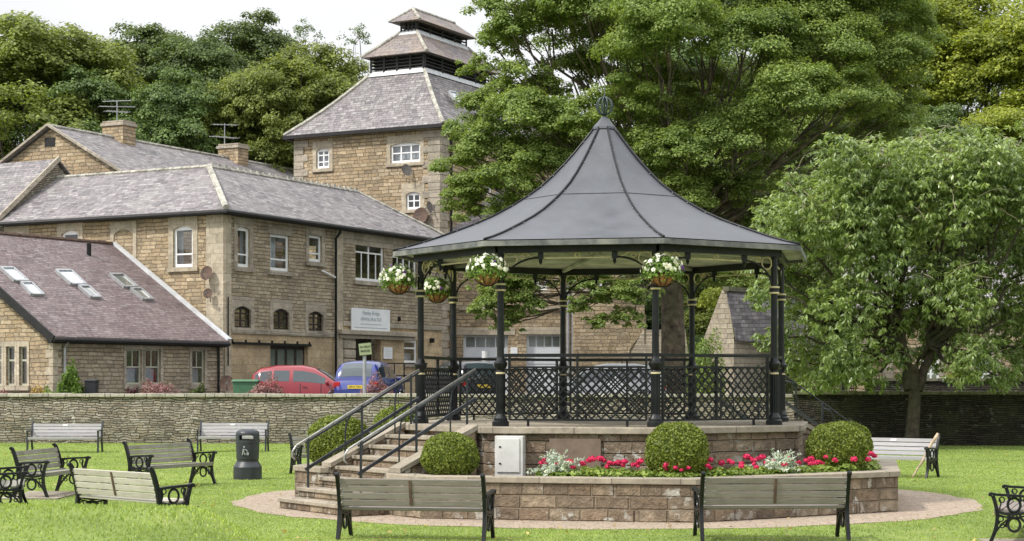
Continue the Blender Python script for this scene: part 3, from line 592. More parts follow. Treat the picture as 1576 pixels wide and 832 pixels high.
# --- back building with gable and chimneys
B0 = Vector((-23.2, 90.0)); FB = Frame(B0, V2, U2); FG = Frame(B0, U2, V2)
bb = empty('stone_building', (B0.x, B0.y, CP), 'long gabled stone building behind, its slate roof carrying two chimneys', 'building')
zb = 11.1; zr = 14.7; hw = 6.6
mb = MB(); mb.add([FG.p(-hw, 0, CP), FG.p(hw+4, 0, CP), FG.p(hw+4, 0, zb-2), FG.p(0, 0, zr), FG.p(-hw, 0, zb)], [(0, 1, 2, 3, 4)]); mb.quad(FG.p(-hw, 0, CP), FG.p(-hw, 26, CP), FG.p(-hw, 26, zb), FG.p(-hw, 0, zb)); mb.build('wall', M['tower_stone'], bb)
mb = MB(); mb.slab([FG.p(.0, -.2, zr+.12), FG.p(0, 26, zr+.12), FG.p(-hw-.4, 26, zb-.1), FG.p(-hw-.4, -.2, zb-.1)]); mb.slab([FG.p(.0, -.2, zr+.12), FG.p(0, 26, zr+.12), FG.p(hw+4.4, 26, zb-2.1), FG.p(hw+4.4, -.2, zb-2.1)]); mb.build('roof', M['slate'], bb)
ridge_line('ridge_tiles', [FG.p(0, -.2, zr+.15), FG.p(0, 26, zr+.15)], bb)
mb = MB(); mb.beam(FG.p(0, -.25, zr+.18), FG.p(-hw-.4, -.25, zb-.05), .12, .12); mb.beam(FG.p(0, -.25, zr+.18), FG.p(hw+4.4, -.25, zb-2.05), .12, .12); mb.build('verge', M['trim_grey'], bb)
mb = MB(); a_, z_ = FG.sz(77, 219); mb.fbox(FG, a_-.35, a_+.35, -.02, .05, z_-.2, z_+.25); mb.build('vent', M['black_wood'], bb)
def chimney(px, ytop, dV, parent, w_=1.4):
    p = B0+V2*dV; c = Vector((p.x, p.y, 0)); zt = EYE+(HY-ytop)/FPX*p.y; mb = MB(); rz_ = math.atan2(V2.y, V2.x)
    mb.box((c.x, c.y, (zt+zr-1)/2), (1.0, w_, zt-zr+1), rz_); o = mb.build('chimney', M['tower_stone'], parent); mb = MB(); mb.box((c.x, c.y, zt-.12), (1.15, w_+.15, .16), rz_); mb.box((c.x, c.y, zt+.02), (1.0, w_, .1), rz_); mb.build('chimney_cap', M['trim_grey'], o); return Vector((c.x, c.y, zt))
def dv_for(px): k = (px-CX)/FPX; return (k*B0.y-B0.x)/(V2.x-k*V2.y)
c1 = chimney(183, 189, dv_for(183), bb); c2 = chimney(359, 224, dv_for(359), bb)
aerial(c1+Vector((-.1, 0, 0)), 1.2, 'television aerial on the chimney nearest the stone gable', .1)
aerial(c2+Vector((-.5, 0, -1.6)), 2.9, 'tall triple television aerial on the chimney nearer the tower', .6)

# --- tower (malt kiln) with louvred vents
T0 = Vector((-3.6, 90.0)); TL = Frame(T0, U2, V2); TR = Frame(T0, V2, U2); TW = 9.0; TLn = 12.5; ZT = 14.9
tw = empty('stone_tower', (T0.x, T0.y, CP), 'tall stone tower with stepped slate roof and black louvred vents', 'tower')
h1 = []; window(TL, (487, 228, 507, 259), tw, h1, 'grid', arch=.1, surround=.22, cols=2, rows=3, curtain=4)
window(TL, (601, 219, 647, 250), tw, h1, 'grid', arch=.1, surround=.22, cols=3, rows=2, curtain=4)
window(TL, (625, 295, 647, 322), tw, h1, 'grid', arch=.1, surround=.26, cols=2, rows=2)
h2 = []; window(TR, (727, 275, 757, 297), tw, h2, 'grid', surround=.15, cols=2, rows=2)
mb = MB(); mb.wall(TL, 0, TW, CP, ZT, h1, depth=.3); mb.wall(TR, 0, TLn, CP, ZT, h2, depth=.3)
mb.quad(TL.p(TW, 0, CP), TL.p(TW, TLn, CP), TL.p(TW, TLn, ZT), TL.p(TW, 0, ZT)); mb.quad(TL.p(0, TLn, CP), TL.p(TW, TLn, CP), TL.p(TW, TLn, ZT), TL.p(0, TLn, ZT)); mb.build('wall', M['tower_stone'], tw)
mb = MB(); z = CP; k = 0
while z < ZT-.4:
    l = 1.05 if k % 2 else .72
    mb.fbox(TL, 0, l, -.045, .02, z, z+.36); mb.fbox(TR, 0, 1.7-l, -.046, .02, z, z+.36); z += .38; k += 1
mb.build('quoins', M['trim_grey'], tw, bevel=.015); mb = MB(); z = CP; k = 0
while z < ZT-.4: mb.fbox(TL, TW-(.9 if k % 2 else .62), TW, -.045, .02, z, z+.36); z += .38; k += 1
mb.build('quoins', M['trim_grey'], tw, bevel=.015)
mb = MB(); mb.tube([TR.p(.9, -.12, ZT-.3), TR.p(.9, -.12, CP)], .06, 8); mb.build('downpipe', M['iron'], tw)
def TP(t_, s, z): p = T0+U2*t_+V2*s; return Vector((p.x, p.y, z))
def tier(e0, z0, e1, z1, name, mat, curve=0.0):                 # e = (t0,t1,s0,s1)
    mb = MB(); K = 5 if curve else 1; rings = []
    for i in range(K+1):
        q = i/K; qq = q; zz = z0+(z1-z0)*(q-curve*math.sin(PI*q)); e = [e0[j]+(e1[j]-e0[j])*qq for j in range(4)]
        rings.append([TP(e[0], e[2], zz), TP(e[1], e[2], zz), TP(e[1], e[3], zz), TP(e[0], e[3], zz)])
    for a, b in zip(rings, rings[1:]):
        for j in range(4): mb.quad(a[j], a[(j+1) % 4], b[(j+1) % 4], b[j])
    mb.quad(*rings[0][::-1]); mb.quad(*rings[-1])
    o = mb.build(name, M[mat], tw); return o, rings
o_, rg = tier((-.4, TW+.4, -.4, TLn+.4), ZT, (2.35, 5.75, 2.35, 9.7), 18.2, 'lower_roof', 'slate', .05)
for j in (0, 1, 3): ridge_line('hip_tiles', [r_[j]+Vector((0, 0, .03)) for r_ in rg], o_, r=.11)
mb = MB()
for a, b in ((0, 1), (1, 2), (3, 0)): mb.beam(rg[0][a]+Vector((0, 0, -.09)), rg[0][b]+Vector((0, 0, -.09)), .16, .17)
mb.build('gutter', M['black_wood'], tw)
tier((2.2, 5.9, 2.2, 9.85), 18.1, (2.38, 5.72, 2.38, 9.67), 18.42, 'lead_flashing', 'lead')
def louvre(t0, t1, s0, s1, z0, z1, n):
    mb = MB(); mb.hexa([TP(t0+.15, s0+.15, z0), TP(t1-.15, s0+.15, z0), TP(t1-.15, s1-.15, z0), TP(t0+.15, s1-.15, z0)], [TP(t0+.15, s0+.15, z1), TP(t1-.15, s0+.15, z1), TP(t1-.15, s1-.15, z1), TP(t0+.15, s1-.15, z1)])
    o = mb.build('louvred_vent', M['black_wood'], tw); mb = MB()
    for k in range(n):
        z = z0+(z1-z0)*(k+.5)/n
        for a, b in (((t0, s0), (t1, s0)), ((t0, s0), (t0, s1)), ((t1, s0), (t1, s1))): mb.beam(TP(*a, z), TP(*b, z), .14, .05)
    for q in range(5):
        f = q/4; mb.beam(TP(t0+(t1-t0)*f, s0-.06, z0), TP(t0+(t1-t0)*f, s0-.06, z1), .12, .1); mb.beam(TP(t0-.06, s0+(s1-s0)*f, z0), TP(t0-.06, s0+(s1-s0)*f, z1), .12, .1)
    mb.build('slats', M['black_wood'], o)
louvre(2.42, 5.68, 2.42, 9.6, 18.3, 19.15, 5)
o_, rg = tier((2.0, 6.1, 2.0, 10.0), 19.12, (3.55, 4.6, 3.55, 9.0), 20.55, 'middle_roof', 'slate_lichen', .02)
for j in (0, 1, 3): ridge_line('hip_tiles', [r_[j]+Vector((0, 0, .03)) for r_ in rg], o_, r=.09)
tier((3.4, 4.75, 3.4, 9.15), 20.42, (3.58, 4.57, 3.58, 8.97), 20.72, 'lead_flashing', 'lead')
louvre(3.62, 4.53, 3.62, 8.9, 20.6, 21.1, 3)
mb = MB(); e = [TP(3.1, 3.1, 21.1), TP(5.05, 3.1, 21.1), TP(5.05, 9.4, 21.1), TP(3.1, 9.4, 21.1)]; r0 = TP(4.07, 4.0, 21.9); r1 = TP(4.07, 8.5, 21.9)
mb.quad(e[0], e[1], r0); mb.quad(e[1], e[2], r1, r0); mb.quad(e[2], e[3], r1); mb.quad(e[3], e[0], r0, r1); mb.quad(*e[::-1]); o_ = mb.build('top_roof', M['slate_lichen'], tw)
ridge_line('ridge_tiles', [e[0], r0, r1], o_, r=.08); ridge_line('hip_tiles', [e[1], r0], o_, r=.07)
def roof_window(quad, parent, mat):             # a glazed frame lying on the slope
    q = [Vector(p) for p in quad]; n = (q[1]-q[0]).cross(q[2]-q[0]).normalized()
    if n.z < 0: n = -n
    c = sum(q, Vector())/4; mb = MB()
    for a, b in zip(q, q[1:]+q[:1]): mb.beam(a+n*.05, b+n*.05, .09, .12, n)
    o = mb.build('skylight', M['steel'], parent); mb = MB(); mb.quad(*[c+(p-c)*.93+n*.06 for p in q]); mb.build('pane', M[mat], o)
def on_plane(px, py, p0, nrm): d = Vector(((px-CX)/FPX, 1, (HY-py)/FPX)); o = Vector((0, 0, EYE)); return o+d*((Vector(p0)-o).dot(nrm)/d.dot(nrm))
n_ = (TP(0, 12, ZT)-TP(0, 0, ZT)).cross(TP(2.35, 2.35, 18.2)-TP(0, 0, ZT)).normalized(); roof_window([on_plane(x, y, TP(-.4, -.4, ZT), n_) for x, y in ((690, 141), (700, 143), (709, 160), (699, 156))], tw, 'skylight')
dish(TL.p(*[TL.sz(631, 263)[0], -.35], TL.sz(631, 263)[1]), .30, (.5, -.8, .3), 'dish_grey', 'small grey satellite dish under the wide tower window')
dish(TL.p(TL.sz(653, 333)[0], -.35, TL.sz(653, 333)[1]), .40, (-.3, -.9, .25), 'rust', 'large rusty satellite dish low on the tower corner')
dish(TL.p(TL.sz(665, 319)[0], -.3, TL.sz(665, 319)[1]), .26, (.8, -.55, .2), 'dish_grey', 'grey satellite dish beside the quoins at the tower corner')

# --- garages building between tower and steps
GF = Frame((-2.9, 91.2), (1, .06), (-.06, 1)); gb = empty('garage_building', GF.p(4, 0, CP), 'stone building with two pale panelled garage doors behind the bandstand', 'building')
hh = []; window(GF, (921, 418, 935, 440), gb, hh, 'sash', surround=.12); window(GF, (826, 428, 842, 446), gb, hh, 'sash', surround=.15)
ha = opening(GF, (713, 515, 782, 600), hh); hb = opening(GF, (810, 514, 866, 600), hh)
GL = GF.sz(957, 480)[0]; ZG = 9.6
mb = MB(); mb.wall(GF, 0, GL, CP, ZG, hh, depth=.3); mb.quad(GF.p(GL, 0, CP), GF.p(GL, 8, CP), GF.p(GL, 8, ZG), GF.p(GL, 0, ZG)); mb.build('wall', M['tower_stone'], gb)
mb = MB(); mb.slab([GF.p(-.5, -.4, ZG), GF.p(GL+.4, -.4, ZG), GF.p(GL-2.5, 4, ZG+2.6), GF.p(-.5, 4, ZG+2.6)]); mb.slab([GF.p(GL+.4, -.4, ZG), GF.p(GL+.4, 8.4, ZG), GF.p(GL-2.5, 4, ZG+2.6)]); mb.build('roof', M['slate'], gb)
z5 = GF.sz(760, 474)[1]; mb = MB(); mb.fbox(GF, .2, GF.sz(868, 475)[0], -.09, .02, z5-.1, z5+.1)
for h in (ha, hb): mb.fbox(GF, h[0]-.35, h[1]+.35, -.03, .02, h[3], h[3]+.36)
mb.build('string_course', M['trim'], gb)
for h in (ha, hb):
    a, b, c, e = h; mb = MB(); mb.fbox(GF, a, b, .2, .26, c, e); o = mb.build('garage_door', M['door_grey'], gb)
    mb = MB(); n = 4
    for i in range(n): mb.fbox(GF, a+.12+(b-a-.24)*i/n+.03, a+.12+(b-a-.24)*(i+1)/n-.03, .185, .2, e-.62, e-.12)
    mb.build('pane', M['skylight_dark'], o); mb = MB()
    for i in range(5): mb.fbox(GF, a+.06, b-.06, .188, .2, e-1.15-.38*i, e-1.13-.38*i)
    mb.build('groove', M['steel'], o)
mb = MB(); q = GF.sz(874, 450)[0]; mb.tube([GF.p(q, -.1, 8), GF.p(q, -.1, CP)], .08, 8); q = GF.sz(881, 450)[0]; mb.tube([GF.p(q, -.1, 8), GF.p(q, -.1, CP)], .05, 8); mb.build('downpipe', M['steel'], gb)
mb = MB(); a_, z_ = GF.sz(791, 539); mb.fbox(GF, a_-.18, a_+.18, -.03, .0, z_-.16, z_+.16); thing_mesh(mb, 'notice', M['white_sign'], GF.p(a_, 0, z_), 'small square white notice on the stone between the garage doors', 'notice')
# retaining terrace wall and outside steps
TF = Frame((xat(884, 88), 88), (1, .12), (-.12, 1)); tr_ = empty('terrace_wall', TF.p(2, 0, CP), 'sunlit stone terrace wall beside the outside steps, right of the garages', 'wall')
s1 = TF.sz(992, 456)[0]; zA = TF.sz(920, 446)[1]; zB = TF.sz(991, 456)[1]
mb = MB(); sc = [(0, CP), (s1-2.6, CP)]+[(s1-2.6+.52*k, CP+.72*k) for k in range(1, 5)]+[(s1, 4.6), (s1, zB), (0, zA)]
mb.prism([TF.p(s, 0, z) for s, z in sc], TF.n.to_3d()*.4); mb.build('wall', M['tower_stone'], tr_)
mb = MB(); mb.beam(TF.p(0, .15, zA+.05), TF.p(s1, .15, zB+.05), .6, .14); mb.build('coping', M['trim'], tr_)
st = empty('stone_steps', TF.p(s1, 1, CP), 'worn stone steps climbing beside the terrace wall', 'steps'); mb = MB()
for k in range(19): s = s1-2.55+.165*k; mb.fbox(TF, s, s1+2.6, .42+.11*k, 3.6, CP-.1, CP+.19*(k+1))
mb.fbox(TF, s1-2.75, s1-2.56, .42, 3.6, CP-.1, CP+.1); mb.build('steps', M['trim_grey'], st, bevel=.02)
hr_ = empty('wooden_handrail', TF.p(s1-1, .5, CP), 'weathered wooden handrail rising along the outside steps', 'handrail'); mb = MB()
def tp(px, py): s, z = TF.sz(px, py, .5); return TF.p(s, .5, z)
for a, b in (((970, 530), (993, 487)), ((970, 541), (993, 498)), ((948, 546), (957, 529))): mb.beam(tp(*a), tp(*b), .08, .09)
mb.build('rail', M['wood_rail'], hr_)
for a, b in (((993, 484), (993, 530)), ((970, 527), (970, 560)), ((957, 528), (957, 560))): mb = MB(); mb.beam(tp(*a), tp(*b), .09, .09); mb.build('post', M['wood_rail'], hr_)
# small slate roofed outbuilding on the right
S0 = Vector((xat(1128, 78), 78)); SG = Frame(S0, (-.8, .6), (.6, .8)); so = empty('outbuilding', (S0.x, S0.y, CP), 'small pale stone outbuilding with a steep slate roof seen under the bandstand roof', 'outbuilding')
zt = SG.sz(1112, 446)[1]; ze = EYE+(HY-518)/FPX*78; gw = 1.45
mb = MB(); mb.add([SG.p(-.05, 0, CP), SG.p(gw, 0, CP), SG.p(gw, 0, ze), SG.p(.55, 0, zt), SG.p(.3, 0, zt), SG.p(-.05, 0, ze)], [(0, 1, 2, 3, 4, 5)]); mb.quad(SG.p(-.05, 0, CP), SG.p(-.05, 6, CP), SG.p(-.05, 6, ze), SG.p(-.05, 0, ze)); mb.build('wall', M['pale_stone'], so)
mb = MB(); a = SG.p(.3, -.1, zt+.05); b = SG.p(.3, 6, zt+.05); c = SG.p(-1.1, 6, ze-.3); d = SG.p(-.2, -.1, ze-.1)
mb.slab([a, b, c, d]); mb.build('roof', M['slate'], so)
mb = MB(); mb.beam(a, b, .3, .2); mb.build('ridge_tiles', M['coping_moss'], so)
# chapel-like stone house behind the cherry tree
HF = Frame((xat(1318, 76), 76), (1, -.05), (.05, 1)); ho = empty('stone_house', HF.p(5, 0, CP), 'brown stone house with pale pilasters glimpsed behind the cherry tree', 'house')
hh = []; 
for q in ((1420, 545, 1446, 590), (1500, 545, 1526, 590)): window(HF, q, ho, hh, 'grid', surround=.16, cols=2, rows=3, trim='trim_grey')
mb = MB(); mb.wall(HF, 0, 12, CP, 5.2, hh, depth=.3); mb.build('wall', M['house_stone'], ho); mb = MB()
for q in (0.0, 1.1, 5.6, 9.5): mb = MB(); mb.fbox(HF, q, q+.45, -.06, .02, CP, 5.0); mb.build('pilaster', M['pale_stone'], ho)
mb = MB(); mb = MB(); mb.slab([HF.p(-.4, -.4, 5.1), HF.p(12.4, -.4, 5.1), HF.p(12.4, 4, 7.6), HF.p(-.4, 4, 7.6)]); mb.build('roof', M['slate'], ho)

# --- cottage at left
Q0 = Vector((-15.9, 62.0)); FS = Frame(Q0, V2*1.0, U2); CFr = Frame(Q0, U2, V2)
cdir = Vector((4.7, 7.5)).normalized(); FS = Frame(Q0, cdir, (-cdir.y, cdir.x)); CFr = Frame(Q0, (-cdir.y, cdir.x), cdir)
zc = 3.64; zrr = 7.55; cw = 5.8; cl = 8.8
ct = empty('stone_cottage', (Q0.x, Q0.y, CP), 'low stone cottage with purple slate roof and six skylights', 'cottage')
h1 = []; 
for q in ((194, 537, 218, 591), (223, 537, 247, 591), (295, 538, 315, 591)): window(FS, q, ct, h1, 'twin', surround=.12, frame='cream', curtain=2, trim='trim_grey')
h2 = []
for q in ((30, 533, 42, 593), (10, 533, 23, 593), (-12, 533, 3, 593)): window(CFr, q, ct, h2, 'toplight', surround=.11, frame='cream', trim='trim')
mb = MB(); mb.wall(FS, 0, cl, CP-.2, zc, h1, depth=.25); mb.build('wall', M['house_stone_shade'], ct)
mb = MB(); mb.wall(CFr, 0, 2*cw, CP-.2, zc, h2, depth=.25); mb.add([CFr.p(0, 0, zc), CFr.p(2*cw, 0, zc), CFr.p(cw, 0, zrr-.08)], [(0, 1, 2)]); mb.build('wall', M['house_stone'], ct)
mb = MB(); z = CP; k = 0
while z < zc-.3: l = .35 if k % 2 else .2; mb.fbox(FS, 0, l, -.025, .02, z, z+.28); mb.fbox(CFr, 0, .55-l, -.026, .02, z, z+.28); z += .3; k += 1
mb.build('quoins', M['trim'], ct)
e0 = FS.p(-.35, -.35, zc-.1); e1 = FS.p(cl-.02, -.35, zc-.1); r1 = FS.p(cl-.02, cw, zrr); r0 = FS.p(-.35, cw, zrr)
mb = MB(); mb.slab([e0, e1, r1, r0], .09); mb.slab([FS.p(-.35, 2*cw+.35, zc-.1), FS.p(cl-.02, 2*cw+.35, zc-.1), r1, r0], .09); rf = mb.build('roof', M['slate_purple'], ct)
mb = MB(); mb.beam(e0+Vector((0, 0, -.12)), r0+Vector((0, 0, -.12)), .06, .3); mb.build('bargeboard', M['black_wood'], ct)
mb = MB(); mb.tube([e0+Vector((0, 0, -.12)), e1+Vector((0, 0, -.12))], .08, 8); mb.fbox(FS, -.3, cl-.03, -.25, -.02, zc-.34, zc-.2); mb.build('gutter', M['black_wood'], ct)
ridge_line('ridge_tiles', [r0, r1], rf, 'rust', .09); mb = MB(); mb.beam(e1+Vector((0, 0, .05)), r1+Vector((0, 0, .05)), .22, .1); mb.build('lead_flashing', M['lead'], rf)
npl = (e1-e0).cross(r0-e0).normalized()
for i, q in enumerate((((0, 414), (19, 414), (42, 434), (22, 434)), ((31, 437), (47, 437), (66, 455), (48, 455)), ((85, 418), (108, 418), (131, 439), (109, 439)), ((120, 442), (135, 442), (154, 459), (140, 459)), ((168, 424), (188, 424), (211, 443), (191, 443)), ((200, 446), (216, 446), (234, 462), (220, 462)))):
    roof_window([on_plane(x, y, e0, npl) for x, y in q], rf, 'skylight' if i < 4 and i != 3 else 'skylight_dark')
mb = MB(); p = on_plane(137, 392, e0, npl); mb.tube([p-Vector((0, 0, .2)), p+Vector((0, 0, .45))], .09, 10); mb.build('flue', M['iron'], rf)
mb = MB(); a_ = CFr.sz(78, 550)[0]; mb.tube([FS.p(.45, -.3, zc-.2), FS.p(.45, -.08, zc-.5), FS.p(.45, -.08, CP)], .05, 8); mb.build('downpipe', M['steel'], ct)
mb = MB(); a_ = FS.sz(334, 560)[0]; mb.tube([FS.p(a_, -.08, zc-.2), FS.p(a_, -.08, CP)], .05, 8); mb.build('downpipe', M['iron'], ct)
dish(FL.p(FL.sz(325, 421)[0], -.28, FL.sz(325, 421)[1]), .27, (-.35, -.9, .3), 'rust', 'brown satellite dish, the upper of two on the corner pilaster')
dish(FL.p(FL.sz(327, 452)[0], -.28, FL.sz(327, 452)[1]), .19, (-.2, -.95, .25), 'rust', 'smaller brown satellite dish, the lower of two on the corner pilaster')
dish(at(349, 590, 67.5), .28, (.15, -.95, .2), 'rust', 'brown dish standing low against the wall beside the green bin')

# signs on the mill
def board(F, px, d, name, mat, label, cat, th=.05):
    x0, y0, x1, y1 = px; a = F.sz(x0, y0)[0]; b = F.sz(x1, y0)[0]; z1 = F.sz((x0+x1)/2, y0)[1]; z0 = F.sz((x0+x1)/2, y1)[1]
    mb = MB(); mb.fbox(F, a, b, d-th, d, z0, z1); loc = F.p((a+b)/2, d, z0); root = empty(name, loc, label, cat); mb.build('board', M[mat], root); return root, a, b, z0, z1
root, a, b, z0, z1 = board(FR, (538, 475, 597, 509), -.06, 'shop_sign', 'white_sign', 'white dental practice sign board on the stone wall above the entrance', 'sign')
def face_xf(F, s, d, z, parent):                # text facing outward on frame F; +x along +s
    p = F.p(s, d, z)-ORG[parent.name]; x = F.u.to_3d(); zv = Vector((0, 0, 1)); n = x.cross(zv)
    return Matrix(((x.x, 0, n.x, p.x), (x.y, 0, n.y, p.y), (x.z, 1, n.z, p.z), (0, 0, 0, 1)))
H_ = z1-z0; mid = (a+b)/2
text_mesh('Pateley Bridge', H_*.25, M['letter_grey'], root, 'lettering', face_xf(FR, mid, -.117, z0+H_*.80, root))
text_mesh('DENTAL PRACTICE', H_*.20, M['letter_grey'], root, 'lettering', face_xf(FR, mid, -.117, z0+H_*.52, root))
mb = MB(); mb.fbox(FR, mid-(b-a)*.27, mid+(b-a)*.27, -.115, -.11, z0+H_*.27, z0+H_*.31); mb.fbox(FR, a+(b-a)*.06, b-(b-a)*.08, -.115, -.11, z0+H_*.11, z0+H_*.15); mb.build('small_print', M['letter_grey'], root)
root, a, b, z0, z1 = board(FR, (589, 534, 602, 552), -.02, 'notice_board', 'white_sign', 'pale grey notice board on the wall right of the entrance', 'notice board')
mb = MB()
for k in range(5): mb.fbox(FR, a+.1, b-.1, -.075, -.071, z0+(z1-z0)*(.2+.14*k), z0+(z1-z0)*(.22+.14*k))
mb.build('print', M['letter_grey'], root)
mb = MB(); s_, z_ = FR.sz(662, 524); mb.fbox(FR, s_-.06, s_+.06, -.22, 0, z_-.1, z_+.12); thing_mesh(mb, 'wall_lamp', M['iron'], FR.p(s_, 0, z_), 'small black wall lamp right of the low white window', 'wall lamp', bevel=.02)
mb = MB(); s_, z_ = FR.sz(613, 490); mb.fbox(FR, s_-.05, s_+.05, -.12, 0, z_-.12, z_+.08); thing_mesh(mb, 'alarm_box', M['iron'], FR.p(s_, 0, z_), 'tiny black box on the wall right of the dental sign', 'alarm box', bevel=.02)
# direction sign on a pole
Ys = 59.2; p0 = at(561, 600, Ys); sg = empty('street_sign', (p0.x, Ys, CP), 'green and cream place sign on a grey pole behind the wall', 'sign')
mb = MB(); mb.tube([(p0.x, Ys, CP), (p0.x, Ys, at(561, 546, Ys).z)], .06, 12); mb.build('pole', M['steel'], sg)
c = at(562.5, 537, Ys); mb = MB(); mb.box((c.x, Ys-.08, c.z), (.44, .04, .42), 0, Matrix.Rotation(R(-6), 3, 'Y')); mb.build('board', M['letter_dark'], sg)
mb = MB(); mb.box((c.x, Ys-.102, c.z), (.40, .01, .38), 0, Matrix.Rotation(R(-6), 3, 'Y')); mb.build('panel', M['sign_green'], sg)
FX = Frame((0, Ys), (1, 0), (0, 1))
for k, tx in enumerate(('PATELEY', 'BRIDGE')): text_mesh(tx, .092, M['letter_dark'], sg, 'lettering', face_xf(FX, c.x, -.113, c.z+(.075 if k == 0 else -.06), sg)@Matrix.Rotation(R(5), 4, 'Z'))

# ------------------------------------------------------------------ bandstand
FLZ = 1.284; bs = empty('bandstand', (BS.x, BS.y, 0), 'octagonal iron bandstand with swept dark metal roof on a stone plinth', 'bandstand')
def octo(mb, r0, z0, r1, z1, cap=True):
    a = [bpt(r0, t_, z0) for t_ in ANG]; b = [bpt(r1, t_, z1) for t_ in ANG]
    mb.add(a+b, [(k, (k+1) % 8, 8+(k+1) % 8, 8+k) for k in range(8)]+([tuple(range(8, 16)), tuple(range(8))[::-1]] if cap else []))
mb = MB(); octo(mb, 3.50, -.1, 3.50, FLZ-.101); mb.build('plinth', M['plinth_stone'], bs)
mb = MB(); octo(mb, 3.58, FLZ-.10, 3.58, FLZ); mb.build('floor', M['flag'], bs, bevel=.012)
prof = [(3.54, 4.10), (3.32, 4.155), (3.05, 4.235), (2.8, 4.32), (2.5, 4.43), (2.2, 4.545), (1.9, 4.68), (1.57, 4.86), (1.3, 5.03), (1.08, 5.19), (.88, 5.37), (.7, 5.555), (.52, 5.755), (.36, 5.95), (.24, 6.10), (.16, 6.21)]
mb = MB(); k8 = []
for i, (r_, z_) in enumerate(prof): mb.v += [tuple(bpt(r_, t_, z_)) for t_ in ANG]
for i in range(len(prof)-1):
    for k in range(8): mb.f.append((i*8+k, i*8+(k+1) % 8, (i+1)*8+(k+1) % 8, (i+1)*8+k))
rf = mb.build('roof', M['roof_metal'], bs)
# smooth along the slope only: mark hips sharp
me = rf.data; me.polygons.foreach_set('use_smooth', [True]*len(me.polygons))
for e in me.edges:
    if abs(e.vertices[0]-e.vertices[1]) == 8: e.use_edge_sharp = True
for a_ in ANG:
    mb = MB(); mb.tube([bpt(r_+.005, a_, z_+.012) for r_, z_ in prof], .019, 6); mb.build('hip_rib', M['iron'], rf, smooth=True)
mb = MB()                                        # sheet joints
for k in range(8):
    a1, a2 = ANG[k], ANG[(k+1) % 8]
    for (r_, z_) in ((1.385, 4.975),): mb.tube([bpt(r_+.004, a1, z_+.004), bpt(r_+.004, a2, z_+.004)], .005, 4)
mb.build('sheet_joint', M['rail_iron'], rf); mb = MB(); rs = random.Random(3)
for k in range(8):
    for r_, z_ in prof[1:-2]:
        p = bpt(r_, ANG[k]+rs.choice((-1, 1))*.03/r_, z_+.008); mb.box(p, (.012, .012, .008))
mb.build('fixings', M['lead'], rf)
mb = MB(); octo(mb, 3.56, 4.005, 3.56, 4.085, cap=False); octo(mb, 3.50, 4.004, 3.50, 4.05, cap=False)
mb.add([bpt(3.56, t_, 4.005) for t_ in ANG]+[bpt(3.5, t_, 4.005) for t_ in ANG], [(k, (k+1) % 8, 8+(k+1) % 8, 8+k) for k in range(8)]); mb.build('eave_trim', M['lead'] if 0 else simple('eave_lead', (.13, .135, .135), .5, .3, 6, dirt=(.27, .265, .24)), rf)
mb = MB(); octo(mb, 3.52, 4.06, 3.2, 4.03, cap=False); octo(mb, 3.2, 4.03, .3, 4.16, cap=False); mb.build('soffit', M['soffit'], rf)
mb = MB()
for k in range(8):
    mb.beam(bpt(3.1, ANG[k], 3.99), bpt(.3, ANG[k], 4.13), .05, .05)
mb.build('rafters', M['soffit'], rf)
mb = MB()
for k in range(8): mb.beam(bpt(3.16, ANG[k], 3.98), bpt(3.16, ANG[(k+1) % 8], 3.99), .12, .13)
mb.build('ring_beam', M['iron'], bs)
mb = MB(); mb.lathe((BS.x, BS.y, 0), [(.21, 6.17), (.20, 6.21), (.012, 6.42)], 8, ANG[0]); mb.build('cap', M['roof_metal'], rf)
fin = MB(); c = Vector((BS.x, BS.y, 6.565))
for k in range(10):
    a_ = 2*PI*k/10; fin.tube([c+Vector((math.cos(a_)*.135*math.sin(q), math.sin(a_)*.135*math.sin(q), .15*math.cos(q))) for q in np.linspace(0, PI, 12)], .013, 5)
fin.tube([(BS.x, BS.y, 6.38), (BS.x, BS.y, 6.90)], [.02, .008], 6); fin.lathe((BS.x, BS.y, 6.72), [(.01, -.02), (.028, 0), (.01, .02)], 8); fin.build('finial', simple('verdigris', (.055, .075, .07), .5, .4, 14), rf, smooth=True)
def column(a_):
    c = bpt(3.1, a_, 0); root_z = FLZ; P = [(.13, 0), (.13, .07), (.105, .09), (.105, .12), (.095, .135), (.075, .17), (.066, .19), (.066, .84), (.06, .85), (.09, .9), (.105, .95), (.105, .965), (.075, 1.0), (.06, 1.04), (.055, 1.06), (.05, 2.05), (.055, 2.07), (.078, 2.09), (.078, 2.15), (.055, 2.18), (.052, 2.2), (.052, 2.7)]
    mb = MB(); mb.lathe((c.x, c.y, FLZ), P, 16)
    for k in range(12):                          # flutes on the lower shaft
        q = 2*PI*k/12; mb.tube([(c.x+.064*math.cos(q), c.y+.064*math.sin(q), FLZ+.2), (c.x+.064*math.cos(q), c.y+.064*math.sin(q), FLZ+.8)], .009, 4)
    o = mb.build('column', M['iron'], bs, smooth=False); me_ = o.data
    mb = MB()
    for z_, r_ in ((.81, .073), (2.075, .084), (2.165, .087)): mb.lathe((c.x, c.y, FLZ+z_), [(r_*.9, -.015), (r_, -.011), (r_, .011), (r_*.9, .015)], 16)
    mb.build('gold_band', M['gold'], o)
for a_ in ANG: column(a_)
def arc(c, r, a0, a1, n, X_, Z_=Vector((0, 0, 1))): return [c+X_*(r*math.cos(a0+(a1-a0)*i/n))+Z_*(r*math.sin(a0+(a1-a0)*i/n)) for i in range(n+1)]
